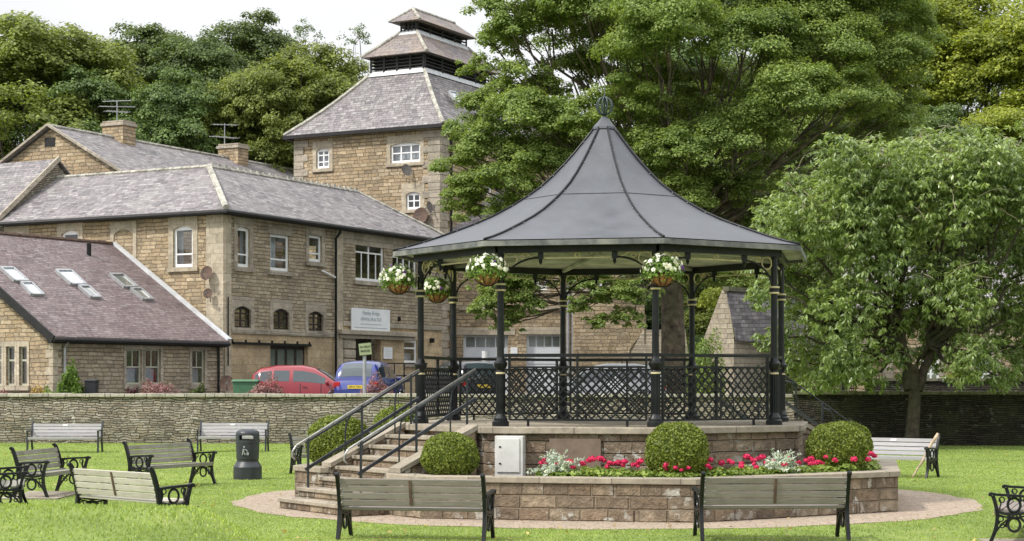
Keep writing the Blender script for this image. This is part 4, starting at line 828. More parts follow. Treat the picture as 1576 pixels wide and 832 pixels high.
for k in range(8):
    a = bpt(3.1, ANG[k], 0); b = bpt(3.1, ANG[(k+1) % 8], 0); L_ = (b-a).length; x = (b-a).normalized()
    P = lambda s, z, a=a, x=x: Vector((a.x+x.x*s, a.y+x.y*s, z))
    mb = MB(); mb.beam(P(.05, 3.93), P(L_-.05, 3.93), .03, .022)
    for s_ in (.62, L_-.62): mb.beam(P(s_, 3.99), P(s_, 3.90), .035, .035); mb.beam(P(s_, 3.94), P(s_, 3.82), .085, .085); mb.lathe(P(s_, 3.74), [(.008, 0), (.03, .04), (.02, .08)], 8)
    for sg, s0 in ((1, 0), (-1, L_)):
        pts = [P(s0+sg*(.05+.57*(1-math.cos(q))), 3.45+.40*math.sin(q)) for q in np.linspace(0, PI/2, 12)]; mb.tube(pts, .017, 6)
    mb.build('frieze', M['iron'], bs)
    mb = MB(); mb.beam(P(.66, 3.84), P(L_-.66, 3.84), .022, .022); mb.tube(arc(P(L_/2, 3.885), .038, 0, 2*PI, 16, x)[:-1], .011, 5, closed=True)  # lower bar is cream to stand for light reflected off it
    for sg, s0 in ((1, 0), (-1, L_)):
        xx = x*sg; mb.tube(arc(P(s0+sg*.155, 3.825), .10, 0, 2*PI, 20, xx)[:-1], .012, 5, closed=True)
        c = P(s0+sg*.335, 3.855); mb.tube([c+xx*(.055*(1-i/30)*math.cos(i*.32+2.4)) + Vector((0, 0, .045*(1-i/30)*math.sin(i*.32+2.4)+.02)) for i in range(24)], .011, 5)
        mb.tube([P(s0+sg*(.29+.30*q), 3.90+.02*math.sin(q*PI)-.05*q+.02*math.sin(q*2*PI)) for q in np.linspace(0, 1, 12)], .011, 5)
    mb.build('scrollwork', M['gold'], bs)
    if k in (3, 7): continue                     # the two stair openings
    mb = MB(); z0, z1, z2 = FLZ+.10, FLZ+.90, FLZ+1.08; ea, eb = .14, L_-.14
    mb.beam(P(.05, z2), P(L_-.05, z2), .06, .05); mb.beam(P(ea, z1), P(eb, z1), .035, .03); mb.beam(P(ea, z0), P(eb, z0), .035, .03)
    for s_ in (ea, L_/2, eb): mb.beam(P(s_, z0), P(s_, z2), .045, .03, x)
    for s_ in (L_*.18, L_*.82): mb.beam(P(s_, FLZ), P(s_, z0), .04, .04)
    rl = mb.build('railing', M['iron'], bs)
    mb = MB(); W_r = eb-ea; H_r = z1-z0; step = .145; sl = 1.02
    for dr in (1, -1):
        t0_ = -H_r/sl
        while t0_ < W_r:
            pts = []
            s_a, s_b = t0_, t0_+H_r/sl; za_, zb_ = 0.0, H_r
            if s_a < 0: za_ = -s_a*sl; s_a = 0
            if s_b > W_r: zb_ = H_r-(s_b-W_r)*sl; s_b = W_r
            if s_b-s_a > .02:
                A = (s_a, za_); B = (s_b, zb_)
                if dr < 0: A = (W_r-s_a, za_); B = (W_r-s_b, zb_)
                off = x.cross(Vector((0, 0, 1)))*(.008*dr); mb.beam(P(ea+A[0], z0+A[1])+off, P(ea+B[0], z0+B[1])+off, .026, .010, x.cross(Vector((0, 0, 1))))
            t0_ += step
    mb.build('lattice', M['iron'], rl)
# planter ring with wall and coping, open where the steps come through
pl = empty('planter', (BS.x, BS.y, 0), 'raised octagonal stone flower bed wall around the bandstand', 'planter'); PZ = .615
D1 = R(-146.2); D2 = R(33.8)
def stairs_pt(D, a, t_, z): d = Vector((math.cos(D), math.sin(D))); tt = Vector((-d.y, d.x)); q = Vector((BS.x, BS.y))+d*a+tt*t_; return Vector((q.x, q.y, z))
def ringwall(p, q, r_=5.15):
    wm, cm = MB(), MB()
    for mb, ro, ri, z0, z1 in ((wm, 0.0, .28, -.1, PZ-.085), (cm, -.035, .33, PZ-.084, PZ)):
        pi = Vector((BS.x, BS.y, 0)); A = [p, q]; o = []
        for v in A:
            d = (v-pi); L_ = d.length; d.normalize(); o.append((pi+d*(L_-ro), pi+d*(L_-ri/math.cos(PI/8)*.98)))
        (a, a2), (b, b2) = o; mb.hexa([Vector((v.x, v.y, z0)) for v in (a, b, b2, a2)], [Vector((v.x, v.y, z1)) for v in (a, b, b2, a2)])
    wm.build('wall', M['plinth_stone'], pl); cm.build('coping', M['flag'], pl, bevel=.01)
for k in range(8):
    if k in (3, 7): continue
    ringwall(bpt(5.15, ANG[k], 0), bpt(5.15, ANG[(k+1) % 8], 0))
for D in (D1, D2):
    for sg in (1, -1):
        ap = 5.15*math.cos(PI/8); hf = 5.15*math.sin(PI/8); ringwall(stairs_pt(D, ap, sg*1.02, 0), stairs_pt(D, ap, sg*hf, 0))
so_ = MB(); so_.add([bpt(4.86, t_, PZ-.06) for t_ in ANG]+[bpt(3.4, t_, PZ-.06) for t_ in ANG], [(k, (k+1) % 8, 8+(k+1) % 8, 8+k) for k in range(8) if k not in (3, 7)])
for D in (D1, D2):
    for sg in (1, -1): ap = 4.86*math.cos(PI/8); so_.quad(stairs_pt(D, 3.15, sg*.95, PZ-.058), stairs_pt(D, ap, sg*.95, PZ-.058), stairs_pt(D, ap, sg*1.85, PZ-.058), stairs_pt(D, 3.15, sg*1.3, PZ-.058))
so_.build('soil', M['soil'], pl)
def stair(D, label):
    root = empty('stone_steps', stairs_pt(D, 4.4, 0, 0), label, 'steps'); mb = MB()
    for k in range(1, 8):
        a0, a1 = 3.36+.3*(k-1), 3.36+.3*k; z = FLZ-.16*k; hw_ = .93 if k < 6 else 1.0+.05*(k-5)
        mb.hexa([stairs_pt(D, a0-.3, -hw_, -.1), stairs_pt(D, a1+.0, -hw_, -.1), stairs_pt(D, a1, hw_, -.1), stairs_pt(D, a0-.3, hw_, -.1)], [stairs_pt(D, a0-.3, -hw_, z-.056), stairs_pt(D, a1, -hw_, z-.056), stairs_pt(D, a1, hw_, z-.056), stairs_pt(D, a0-.3, hw_, z-.056)])
    mb.build('riser_blocks', M['plinth_stone'], root); mb = MB()
    for k in range(1, 8):
        a0, a1 = 3.36+.3*(k-1), 3.36+.3*k; z = FLZ-.16*k; hw_ = .94 if k < 6 else 1.02+.05*(k-5)
        mb.hexa([stairs_pt(D, a0+.002, -hw_, z-.055), stairs_pt(D, a1+.03, -hw_, z-.055), stairs_pt(D, a1+.03, hw_, z-.055), stairs_pt(D, a0+.002, hw_, z-.055)], [stairs_pt(D, a0+.002, -hw_, z), stairs_pt(D, a1+.03, -hw_, z), stairs_pt(D, a1+.03, hw_, z), stairs_pt(D, a0+.002, hw_, z)])
    mb.build('treads', M['flag'], root, bevel=.008)
    for sg in (1, -1):
        mb = MB(); t0_, t1_ = sg*.945, sg*1.2; q = [(3.31, FLZ+.0), (4.62, .63)]
        mb.hexa([stairs_pt(D, 3.31, t0_, .4), stairs_pt(D, 4.62, t0_, .4), stairs_pt(D, 4.62, t1_, .4), stairs_pt(D, 3.31, t1_, .4)], [stairs_pt(D, 3.31, t0_, FLZ-.05), stairs_pt(D, 4.62, t0_, PZ+.005), stairs_pt(D, 4.62, t1_, PZ+.005), stairs_pt(D, 3.31, t1_, FLZ-.05)]); mb.build('side_wall', M['plinth_stone'], root)
        mb = MB(); t0_, t1_ = sg*.92, sg*1.23
        mb.hexa([stairs_pt(D, 3.3, t0_, FLZ-.048), stairs_pt(D, 4.66, t0_, PZ+.006), stairs_pt(D, 4.66, t1_, PZ+.006), stairs_pt(D, 3.3, t1_, FLZ-.048)], [stairs_pt(D, 3.3, t0_, FLZ+.03), stairs_pt(D, 4.66, t0_, PZ+.075), stairs_pt(D, 4.66, t1_, PZ+.075), stairs_pt(D, 3.3, t1_, FLZ+.03)]); mb.build('side_coping', M['flag'], root)
stair(D1, 'stone steps with sloping side walls leading up to the bandstand at its left'); stair(D2, 'stone steps mostly hidden on the far right side of the bandstand')
def handrail(D, t_, label, thin=0):
    root = empty('handrail', stairs_pt(D, 4.4, t_, 0), label, 'handrail', 'iron handrails beside the bandstand steps')
    zt = lambda a: 2.08-.535*(a-3.25); P = lambda a, z: stairs_pt(D, a, t_, z); mb = MB()
    pts = [P(3.1, zt(3.1)), P(5.2, zt(5.2)), P(5.3, zt(5.3)-.0), P(5.37, zt(5.4)-.04), P(5.38, zt(5.4)-.12), P(5.32, zt(5.4)-.17)]
    mb.tube(pts, .012 if thin else .017, 8); mb.build('top_rail', M['rail_iron' if thin else 'rail_worn'], root, smooth=True); mb = MB()
    mb.beam(P(3.1, zt(3.1)-.46), P(5.15, zt(5.15)-.46), .03, .05); thin or mb.beam(P(3.1, zt(3.1)-.045), P(5.15, zt(5.15)-.045), .024, .03); mb.build('lower_rail', M['rail_iron'], root)
    for a in (3.25, 4.15, 5.1):
        k = math.floor((a-3.36)/.3)+1; z0 = FLZ-.16*max(k, 0); mb = MB(); mb.beam(P(a, z0), P(a, zt(a)), .035, .035)
        if a < 5: mb.tube([P(a+.30, z0-.14), P(a+.30, zt(a)-.45), P(a+.27, zt(a)-.25), P(a+.17, zt(a)-.13), P(a+.02, zt(a)-.1)], .014, 6)
        mb.build('post', M['rail_iron'], root)
    return root
handrail(D1, -.84, 'grey iron handrail along the far side of the left steps, nearest the round bushes'); handrail(D1, .84, 'grey iron handrail along the near side of the left steps, behind the front bench')
handrail(D2, .84, 'curled iron handrail above the bush at the right rear of the bandstand', 1); handrail(D2, -.84, 'iron handrail just right of the bandstand columns at the rear steps', 1)
# electrical cabinet against the plinth
fA = (ANG[0]+ANG[1])/2; nrm = Vector((math.cos(fA), math.sin(fA))); tg = Vector((-nrm.y, nrm.x)); FP = Frame((BS.x+nrm.x*3.24, BS.y+nrm.y*3.24), tg, -nrm)
s0 = FP.sz(766, 700)[0]; s1 = FP.sz(809, 700)[0]
cb = empty('electric_cabinet', FP.p((s0+s1)/2, -.1, PZ-.06), 'white electrical cabinet fixed to the bandstand plinth among the plants', 'cabinet')
mb = MB(); mb.fbox(FP, s0, s1, -.22, .0, PZ-.1, FLZ-.13); mb.build('housing', M['cabinet'], cb, bevel=.008)
mb = MB(); mb.fbox(FP, s0+.035, s1-.05, -.24, -.221, PZ, FLZ-.17); dr = mb.build('door', M['cabinet'], cb, bevel=.004)
mb = MB(); 
for z in (PZ+.12, FLZ-.3): mb.fbox(FP, s0+.07, s0+.10, -.25, -.2405, z, z+.02)
mb.build('lock', M['iron'], dr)
mb = MB(); s2, s3 = s1+.15, FP.sz(925, 690)[0]; mb.fbox(FP, FP.sz(846, 690)[0], s3, -.03, .0, FLZ-.62, FLZ-.17); thing_mesh(mb, 'memorial_plaque', simple('plaque_stone', (.21, .155, .115), .8, .15, 6), FP.p(s2, 0, .7), 'large smooth brown stone panel set in the plinth behind the silver plant', 'plaque')

# ------------------------------------------------------------------ box bushes and bed plants
def bush(c, r, hgt, label, seed, name='box_bush'):
    rng = np.random.default_rng(seed); n = 13000; d = unit(rng.normal(size=(n, 3))); d[:, 2] = np.where(d[:, 2] < -.75, -d[:, 2], d[:, 2]); d = unit(d)
    e = 2.25; k = (np.abs(d[:, 0])**e+np.abs(d[:, 1])**e+np.abs(d[:, 2])**e)**(-1/e)
    lump = 1+.035*np.sin(d[:, 0]*7+seed)*np.cos(d[:, 2]*6+seed)+.03*rng.normal(size=n)*.6+.05*rng.random(n)*(rng.random(n) < .06)
    P = d*(k*lump)[:, None]*np.array([r, r, hgt/2]); P[:, 2] += hgt/2
    root = empty(name, c, label, 'bush', 'clipped round box bushes around the bandstand')
    V = leaf_quads(P, d+rng.normal(size=(n, 3))*.95, .034+.018*rng.random(n), .6, rng=rng); np_mesh('foliage', V, 4, M['leaf_box'], root)
    mb = MB(); n1 = 24; n2 = 12; vs = []
    for j in range(n2+1):
        for i in range(n1):
            th = PI*j/n2; ph = 2*PI*i/n1; q = np.array([math.sin(th)*math.cos(ph), math.sin(th)*math.sin(ph), math.cos(th)]); kk = (abs(q)**e).sum()**(-1/e); q = q*kk*.93*np.array([r, r, hgt/2]); vs.append((q[0], q[1], q[2]+hgt/2))
    mb.add(vs, [(j*n1+i, j*n1+(i+1) % n1, (j+1)*n1+(i+1) % n1, (j+1)*n1+i) for j in range(n2) for i in range(n1)]); mb.build('inner_growth', M['leaf_box'], root, off=(0, 0, 0), uv=False)
    mb = MB(); mb.tube([(0, 0, -.05), (0, 0, .2)], .04, 6); mb.build('stem', M['bark_dark'], root, off=(0, 0, 0))
    return root
zb_ = PZ-.07
for (r_, ai, dr_, rad_, hg_, lb) in ((4.2, 1, 0, .44, .82, 'clipped round box bush in the middle of the front flower bed'), (4.15, 2, 0, .45, .78, 'clipped round box bush at the right corner of the flower bed'), (4.42, 0, 0, .405, .66, 'clipped round box bush between the left steps and the white cabinet'),
    (4.45, 7, 0, .50, .86, 'clipped round box bush left of the steps, nearest the litter bin'), (4.3, 6, 0, .48, .98, 'clipped box bush behind the left steps handrails'), (4.3, 3, 0, .40, .72, 'clipped box bush half hidden behind the right corner bush'), (4.2, 5, 0, .42, .70, 'clipped box bush seen through the lattice at the back of the bandstand'), (4.2, 4, 0, .42, .70, 'clipped box bush behind the bandstand toward the dark wall')):
    bush(bpt(r_, ANG[ai]+dr_, zb_), rad_, hg_, lb, 11+ai)
def bed_plant(seed):
    rng = np.random.default_rng(seed); root = empty('geranium_plant')
    n = 320; a = rng.random(n)*2*PI; q = rng.random(n)**.6*.20; P = np.stack([np.cos(a)*q, np.sin(a)*q, .02+.13*rng.random(n)*(1-q*2)], 1)
    V = leaf_quads(P, np.stack([np.cos(a)*.5, np.sin(a)*.5, 1+0*a], 1)+rng.normal(size=(n, 3))*.3, .045+.02*rng.random(n), .8, rng=rng); np_mesh('foliage', V, 4, M['leaf_bed'], root)
    for k in range(rng.integers(2, 5)):
        c = np.array([rng.uniform(-.13, .13), rng.uniform(-.13, .13), .17+.10*rng.random()]); m_ = 60; d = unit(rng.normal(size=(m_, 3))); P = c+d*np.array([.042, .042, .028])*rng.uniform(.6, 1.15); np_mesh('bloom', leaf_quads(P, d+.3*rng.normal(size=(m_, 3)), .032, .9, rng=rng), 4, M['petal_red'], root)
    return root
protos = [bed_plant(s) for s in (1, 2, 3, 4)]; spots = []
rnd = random.Random(5)
for k in (0, 1, 2):                              # the three bed faces in view
    A = ANG[k]; B = ANG[k+1]; 
    for q in np.linspace(.03, .97, 15 if k != 2 else 10):
        for rr_ in (4.62, 4.25) if rnd.random() < .62 else (4.6,):
            if k == 0 and q < .42: continue
            p0 = bpt(rr_, A, 0); p1 = bpt(rr_, B, 0); p = p0+(p1-p0)*(q+rnd.uniform(-.02, .02)); p += (BS-p)*rnd.uniform(-.01, .04); spots.append((Vector((p.x, p.y, PZ-.055)), 'low red geranium between the white cabinet and the silver plant' if k == 0 and q < .6 else 'red geranium crowded around the left silver plant' if k == 0 or q < .12 else 'red geranium between the left silver plant and the middle round bush' if k == 1 and q < .30 else 'red geranium between the middle bush and the right silver plant' if k == 1 and q < .6 else 'red geranium between the right silver plant and the right round bush' if k == 1 else 'red geranium at the far right corner of the flower bed'))
for i, (p, gl_) in enumerate(spots):
    o = protos[i] if i < 4 else copy_tree(protos[rnd.randrange(4)]); o.location = p; o.rotation_euler.z = rnd.random()*6; s = rnd.uniform(.8, 1.15); o.scale = (s, s, s*rnd.uniform(.9, 1.2))
    tag(o, gl_, 'flower', gl_.replace('geranium', 'geraniums'))
def silver(p, label, seed):
    rng = np.random.default_rng(seed); root = empty('silver_plant', p, label, 'plant'); Vs = []
    for k in range(46):
        a = rng.random()*2*PI; el = rng.uniform(.25, 1.4); l = rng.uniform(.30, .50); n = 11
        for i in range(n):
            q = (i+1)/n; c = np.array([math.cos(a)*math.cos(el)*l*q, math.sin(a)*math.cos(el)*l*q, .04+math.sin(el)*l*q-.13*q*q]); m_ = 3
            Vs.append(leaf_quads(c+rng.normal(size=(m_, 3))*.012, rng.normal(size=(m_, 3))+np.array([0, 0, .8]), np.full(m_, .06), .38, rng=rng))
    np_mesh('foliage', np.concatenate(Vs), 4, M['leaf_silver'], root)
silver(bpt(4.15, (ANG[0]+ANG[1])/2-.02, PZ-.0), 'silver grey feathery plant among red flowers right of the white cabinet', 3)
silver(bpt(4.15, (ANG[1]+ANG[2])/2+.02, PZ-.0), 'silver grey feathery plant between the middle and right round bushes', 4)
# hanging baskets
def basket(p, hook, label, seed, rz=0):
    rng = np.random.default_rng(seed); root = empty('hanging_basket', p, label, 'hanging basket', 'flower baskets hanging from the bandstand eaves'); O = (0, 0, 0)
    mb = MB(); n = 20; vs = []; 
    for j in range(7):
        th = PI/2*j/6; 
        for i in range(n): ph = 2*PI*i/n; vs.append((.20*math.cos(th)*math.cos(ph), .20*math.cos(th)*math.sin(ph), -.19*math.sin(th)))
    mb.add(vs, [(j*n+i, j*n+(i+1) % n, (j+1)*n+(i+1) % n, (j+1)*n+i) for j in range(6) for i in range(n)]+[tuple(range(n))]); mb.build('liner', M['coir'], root, smooth=True, off=O)
    mb = MB()
    for i in range(10): ph = 2*PI*i/10; mb.tube([(.208*math.cos(t_)*math.cos(ph), .208*math.cos(t_)*math.sin(ph), -.198*math.sin(t_)) for t_ in np.linspace(0, PI/2, 7)], .006, 4)
    mb.tube([(.21*math.cos(t_), .21*math.sin(t_), 0) for t_ in np.linspace(0, 2*PI, 20)[:-1]], .007, 4, closed=True); mb.build('wire_frame', M['iron'], root, off=O)
    h = Vector(hook)-Vector(p); mb = MB()
    for i in range(3): ph = 2*PI*i/3+.4; mb.tube([(.20*math.cos(ph), .20*math.sin(ph), 0), (h.x, h.y, h.z-.1)], .005, 4)
    mb.tube([(h.x, h.y, h.z-.1), (h.x, h.y, h.z)], .006, 4); mb.build('chain', M['iron'], root, off=O)
    n = 2300; d = unit(rng.normal(size=(n, 3))); rr = rng.random(n)**.35*(1+.35*rng.random(n)*(rng.random(n) < .25)); P = d*rr[:, None]*np.array([.30, .30, .20]); P[:, 2] = P[:, 2]*.9+.09; P[:, 2] -= np.maximum(0, np.hypot(P[:, 0], P[:, 1])-.2)*.9
    np_mesh('foliage', leaf_quads(P, d+rng.normal(size=(n, 3))*.6+np.array([0, 0, .5]), .035+.02*rng.random(n), .6, rng=rng), 4, M['leaf_basket'], root)
    C = unit(rng.normal(size=(95, 3))); C[:, 2] = np.abs(C[:, 2])*.9-.12; W_ = []; Pp = []
    for i, c in enumerate(C):
        o = c*np.array([.30, .30, .27])*rng.uniform(.85, 1.15)+np.array([0, 0, .06]); nr = unit(c+rng.normal(size=3)*.3); tt = unit(np.cross(nr, [.3, .5, .8])); bb_ = np.cross(nr, tt)
        A = np.array([math.cos(x)*tt+math.sin(x)*bb_ for x in np.arange(5)*2*PI/5]); q = leaf_quads(o+A*.016, np.tile(nr, (5, 1))+A*.25, np.full(5, .048), .95, A, rng=rng); (Pp if i % 25 == 3 else W_).append(q)
    np_mesh('petals', np.concatenate(W_), 4, M['petal_white'], root); np_mesh('purple_petals', np.concatenate(Pp), 4, M['petal_purple'], root)
    return root
for ai, px, py, lb in ((7, 611, 434, 'hanging basket of white petunias, the leftmost one at the far left eave'), (6, 673, 449, 'small looking hanging basket of white flowers behind the left front column'), (0, 747, 420, 'hanging basket of white flowers with a purple bloom beside the left front column'), (1, 1017, 421, 'hanging basket with bright terracotta liner before the right front column')):
    hk = bpt(3.46, ANG[ai], 4.02); z_ = EYE+(HY-py)/FPX*hk.y; basket(Vector((hk.x, hk.y, z_+.0)), hk, lb, 30+ai)

# ------------------------------------------------------------------ benches
def make_bench(wood, plain=False, plaque=False, strap=True):
    root = empty('park_bench'); O = (0, 0, 0); hw_ = .925
    for sg in (-1, 1):
        x = sg*hw_; mb = MB(); Q = lambda y, z, x=x: Vector((x, y, z))
        def strip(pts, w_, t_=.045):
            for a, b in zip(pts, pts[1:]): mb.beam(Q(*a), Q(*b), t_, w_, (0, .01, 1) if abs(a[0]-b[0]) > abs(a[1]-b[1]) else (0, 1, 0))
        def curve(P0, n=6):                       # Catmull-Rom through points
            P0 = [P0[0]]+list(P0)+[P0[-1]]; o = []
            for i in range(1, len(P0)-2):
                for k in range(n):
                    t_ = k/n; o.append(tuple(.5*((2*P0[i][c])+(-P0[i-1][c]+P0[i+1][c])*t_+(2*P0[i-1][c]-5*P0[i][c]+4*P0[i+1][c]-P0[i+2][c])*t_*t_+(-P0[i-1][c]+3*P0[i][c]-3*P0[i+1][c]+P0[i+2][c])*t_**3) for c in (0, 1)))
            o.append(P0[-2]); return o
        strip(curve([(-.31, 0), (-.25, .2), (-.215, .40), (-.25, .60), (-.30, .76), (-.33, .83), (-.36, .85)]), .055)
        mb.tube([Q(-.355, .845)+Vector((-.025, 0, 0)), Q(-.355, .845)+Vector((.025, 0, 0))], .026, 10)
        if not plain:
            strip(curve([(.30, 0), (.235, .18), (.215, .36), (.24, .50), (.27, .60)]), .045)
            strip(curve([(-.25, .585), (-.1, .60), (.1, .61), (.22, .615), (.30, .63)]), .032, .06); mb.tube([Q(.30, .615)+Vector((-.035, 0, 0)), Q(.30, .615)+Vector((.035, 0, 0))], .026, 10)
            strip(curve([(-.22, .41), (-.05, .375), (.1, .37), (.23, .405)]), .035)
            strip(curve([(-.22, .375), (-.05, .335), (.1, .33), (.22, .365)]), .02)
            for cz, rz_ in ((.487, .088), (.235, .085)): mb.tube([Q(.01+rz_*.88*math.cos(t_), cz+rz_*math.sin(t_)) for t_ in np.linspace(0, 2*PI, 25)[:-1]], .017, 6, closed=True)
            for s_ in (-1, 1):
                strip(curve([(s_*.27, .08), (s_*.19, .20), (s_*.08, .31), (s_*.01, .34)]), .024)
                for (y, z, r_) in ((s_*.165, .305, .032), (s_*.145, .22, .026), (s_*.15, .55, .034), (s_*.20, .26, .02)):
                    mb.tube([Q(.01+y+r_*math.cos(t_), z+r_*math.sin(t_)) for t_ in np.linspace(0, 2*PI, 13)[:-1]], .009, 5, closed=True)
                strip([(s_*.19, .58), (s_*.17, .5), (s_*.19, .43)], .016)
        else:
            strip(curve([(.25, 0), (.23, .2), (.22, .42)]), .05); strip(curve([(.22, .42), (.23, .6)]), .035); strip(curve([(-.25, .60), (0, .615), (.26, .60)]), .035, .05); strip([(-.22, .40), (.22, .41)], .045)
        mb.build('end_frame', M['iron' if not plain else 'rail_iron'], root, off=O)
    # back slats follow the post, seat slats
    mb = MB(); y0, z0, y1, z1 = -.222, .445, -.305, .80; n = 4; dz = (z1-z0)/n; lean = Matrix.Rotation(math.atan2(y1-y0, z1-z0)*-1, 3, 'X')
    for k in range(n):
        c = Vector((0, y0+(y1-y0)*(k+.5)/n+.0, z0+dz*(k+.5))); mb.box(c, (2*hw_-.03, .03, dz-.012), 0, lean)
    mb.build('backrest', M[wood], root, off=O, bevel=.005); mb = MB()
    for k, y in enumerate((-.17, -.075, .02, .115, .205)): mb.box((0, y, .415-.012*(k in (1, 2, 3))), (2*hw_-.03, .082, .032))
    mb.box((0, .245, .40), (2*hw_-.03, .03, .07)); mb.build('seat', M[wood], root, off=O, bevel=.005)
    if strap:
        mb = MB(); mb.box((0, (y0+y1)/2-.022, (z0+z1)/2), (.035, .012, z1-z0-.04), 0, lean); mb.box((0, (y0+y1)/2+.022, (z0+z1)/2), (.035, .010, z1-z0-.04), 0, lean); mb.build('strap', M['rust'], root, off=O)
        mb = MB()
        for sg in (-1, 1):
            for k in range(4): mb.box((sg*(hw_-.035), y0+(y1-y0)*(k+.5)/n-.02, z0+dz*(k+.5)), (.014, .012, .014))
        mb.build('bolts', M['steel'], root, off=O)
    if plaque: mb = MB(); mb.box((.05, y1+.035, z1-.045), (.13, .012, .05), 0, lean); mb.build('plaque', M['plaque'], root, off=O)
    return root
def place(o, c, f, label, sx=1.0, dz=0.0, group='iron ended slatted park benches on the lawn'):
    f = Vector(f).normalized(); o.location = (c[0], c[1], float(gz(c[0], c[1]))+dz); o.rotation_euler = (0, 0, math.atan2(-f.x, f.y)); o.scale = (sx, 1, 1); tag(o, label, 'bench', group)
b1 = make_bench('bench_wood'); place(b1, (xat(640, 22.3), 22.35), (.19, .98), 'grey green slatted bench seen from behind in front of the steps', dz=-.03)
b2 = copy_tree(b1); place(b2, (xat(1188, 22.6), 22.7), (-.06, 1), 'grey green slatted bench seen from behind in front of the right flower bed', 1.0, .03)
b3 = make_bench('bench_pale'); place(b3, (-5.22+.27*.69, 23.45+.27*.73), (.69, .73), 'pale wooden bench seen from behind on the left foreground mound')
b4 = make_bench('bench_mossy', strap=False); place(b4, (-8.25+.27, 31.1-.04), (.99, -.14), 'weathered bench facing right, second bench from the left edge')
b5 = copy_tree(b4); place(b5, (-6.63+.24, 33.7-.13), (.877, -.48), 'mossy weathered bench in front of the back benches, left of the litter bin')
b6 = copy_tree(b4); f = Vector((.97, .25)); place(b6, (-7.22-.23*.97-.23, 26.3-.06+.9), f, 'bench cut by the left edge with only its iron end showing')
b7 = copy_tree(b4); place(b7, (xat(447, 37.9)+.8+.13, 38.3-.0), (.5, -.87), 'bench half hidden behind the steps bushes, its iron end toward the bin')
b8 = make_bench('bench_grey', plaque=True, strap=False); f = Vector((-.6, -.8)); place(b8, (8.76-.8*.925-.6*.27, 36.8+.6*.925-.8*.27), f, 'grey bench with a white plaque and a stick leaning on its arm')
b9 = copy_tree(b1); f = Vector((-.937, .35)); place(b9, (6.13+.27*.937+.32, 22.7+.85), f, 'bench cut by the right edge with its ornate black arm end showing')
b10 = make_bench('bench_grey', plain=True, plaque=True, strap=False); place(b10, (xat(97, 49.7), 49.9), (0, -1), 'plain pale grey bench against the stone wall at far left', 1.06, group='plain grey benches along the stone wall')
b11 = copy_tree(b10); place(b11, (xat(356, 50), 50.3), (0, -1), 'plain pale grey bench against the stone wall behind the litter bin', 1.03, group='plain grey benches along the stone wall')
# the leaning stick
a = at(1404, 736, 36.3); b = at(1443, 667, 36.6); mb = MB(); rs = random.Random(4); pts = [a.lerp(b, i/9)+Vector((rs.uniform(-.012, .012), rs.uniform(-.01, .01), 0)) for i in range(10)]; pts[0].z = 0.02
mb.tube(pts, [.016, .018, .02, .026, .024, .028, .03, .032, .036, .03], 8); thing_mesh(mb, 'walking_stick', M['stick'], (a.x, a.y, 0), 'rough wooden stick leaning against the arm of the right bench', 'stick', smooth=True)

# ------------------------------------------------------------------ litter bin
c = Vector((xat(380, 35.9), 36.0, 0)); lb = empty('litter_bin', c, 'black round litter bin with domed hood on the lawn left of the steps', 'litter bin')
mb = MB(); mb.lathe(c, [(.285, -.02), (.285, .25), (.275, .27), (.235, .33), (.22, .36), (.222, .365), (.222, .38), (.212, .385), (.225, .42), (.236, .73), (.24, .74), (.24, .76), (.235, .765)], 40); mb.build('body', M['bin'], lb, smooth=False)
mb = MB(); n = 40                                # hood with two slot openings
rings = [(.237, .765), (.238, .80), (.238, .89), (.236, .92), (.22, .965), (.17, .995), (.09, 1.01), (.001, 1.012)]
for r_, z_ in rings: mb.v += [(c.x+r_*math.cos(2*PI*k/n), c.y+r_*math.sin(2*PI*k/n), z_) for k in range(n)]
for i in range(len(rings)-1):
    for k in range(n):
        if i == 1:
            q = (k+.5)/n*360
            if any(abs((q-c0+180) % 360-180) < 33 for c0 in (270, 90)): continue
        mb.f.append((i*n+k, i*n+(k+1) % n, (i+1)*n+(k+1) % n, (i+1)*n+k))
mb.build('hood', M['bin'], lb, smooth=True)
mb = MB(); y = c.y-.237                          # embossed figure symbol: head, body, leaning arm
mb.lathe((c.x-.035, y+.004, .655), [(.001, -.022), (.02, 0), (.001, .022)], 12); mb.tube([(c.x-.04, y, .62), (c.x-.05, y, .56), (c.x-.07, y, .5)], [.022, .02, .012], 8); mb.tube([(c.x-.045, y, .56), (c.x-.01, y, .5)], .013, 6); mb.tube([(c.x-.035, y, .61), (c.x+.005, y, .60), (c.x+.03, y, .57)], .01, 6); mb.box((c.x+.035, y+.008, .525), (.045, .012, .06)); mb.build('emblem', M['steel'], lb)

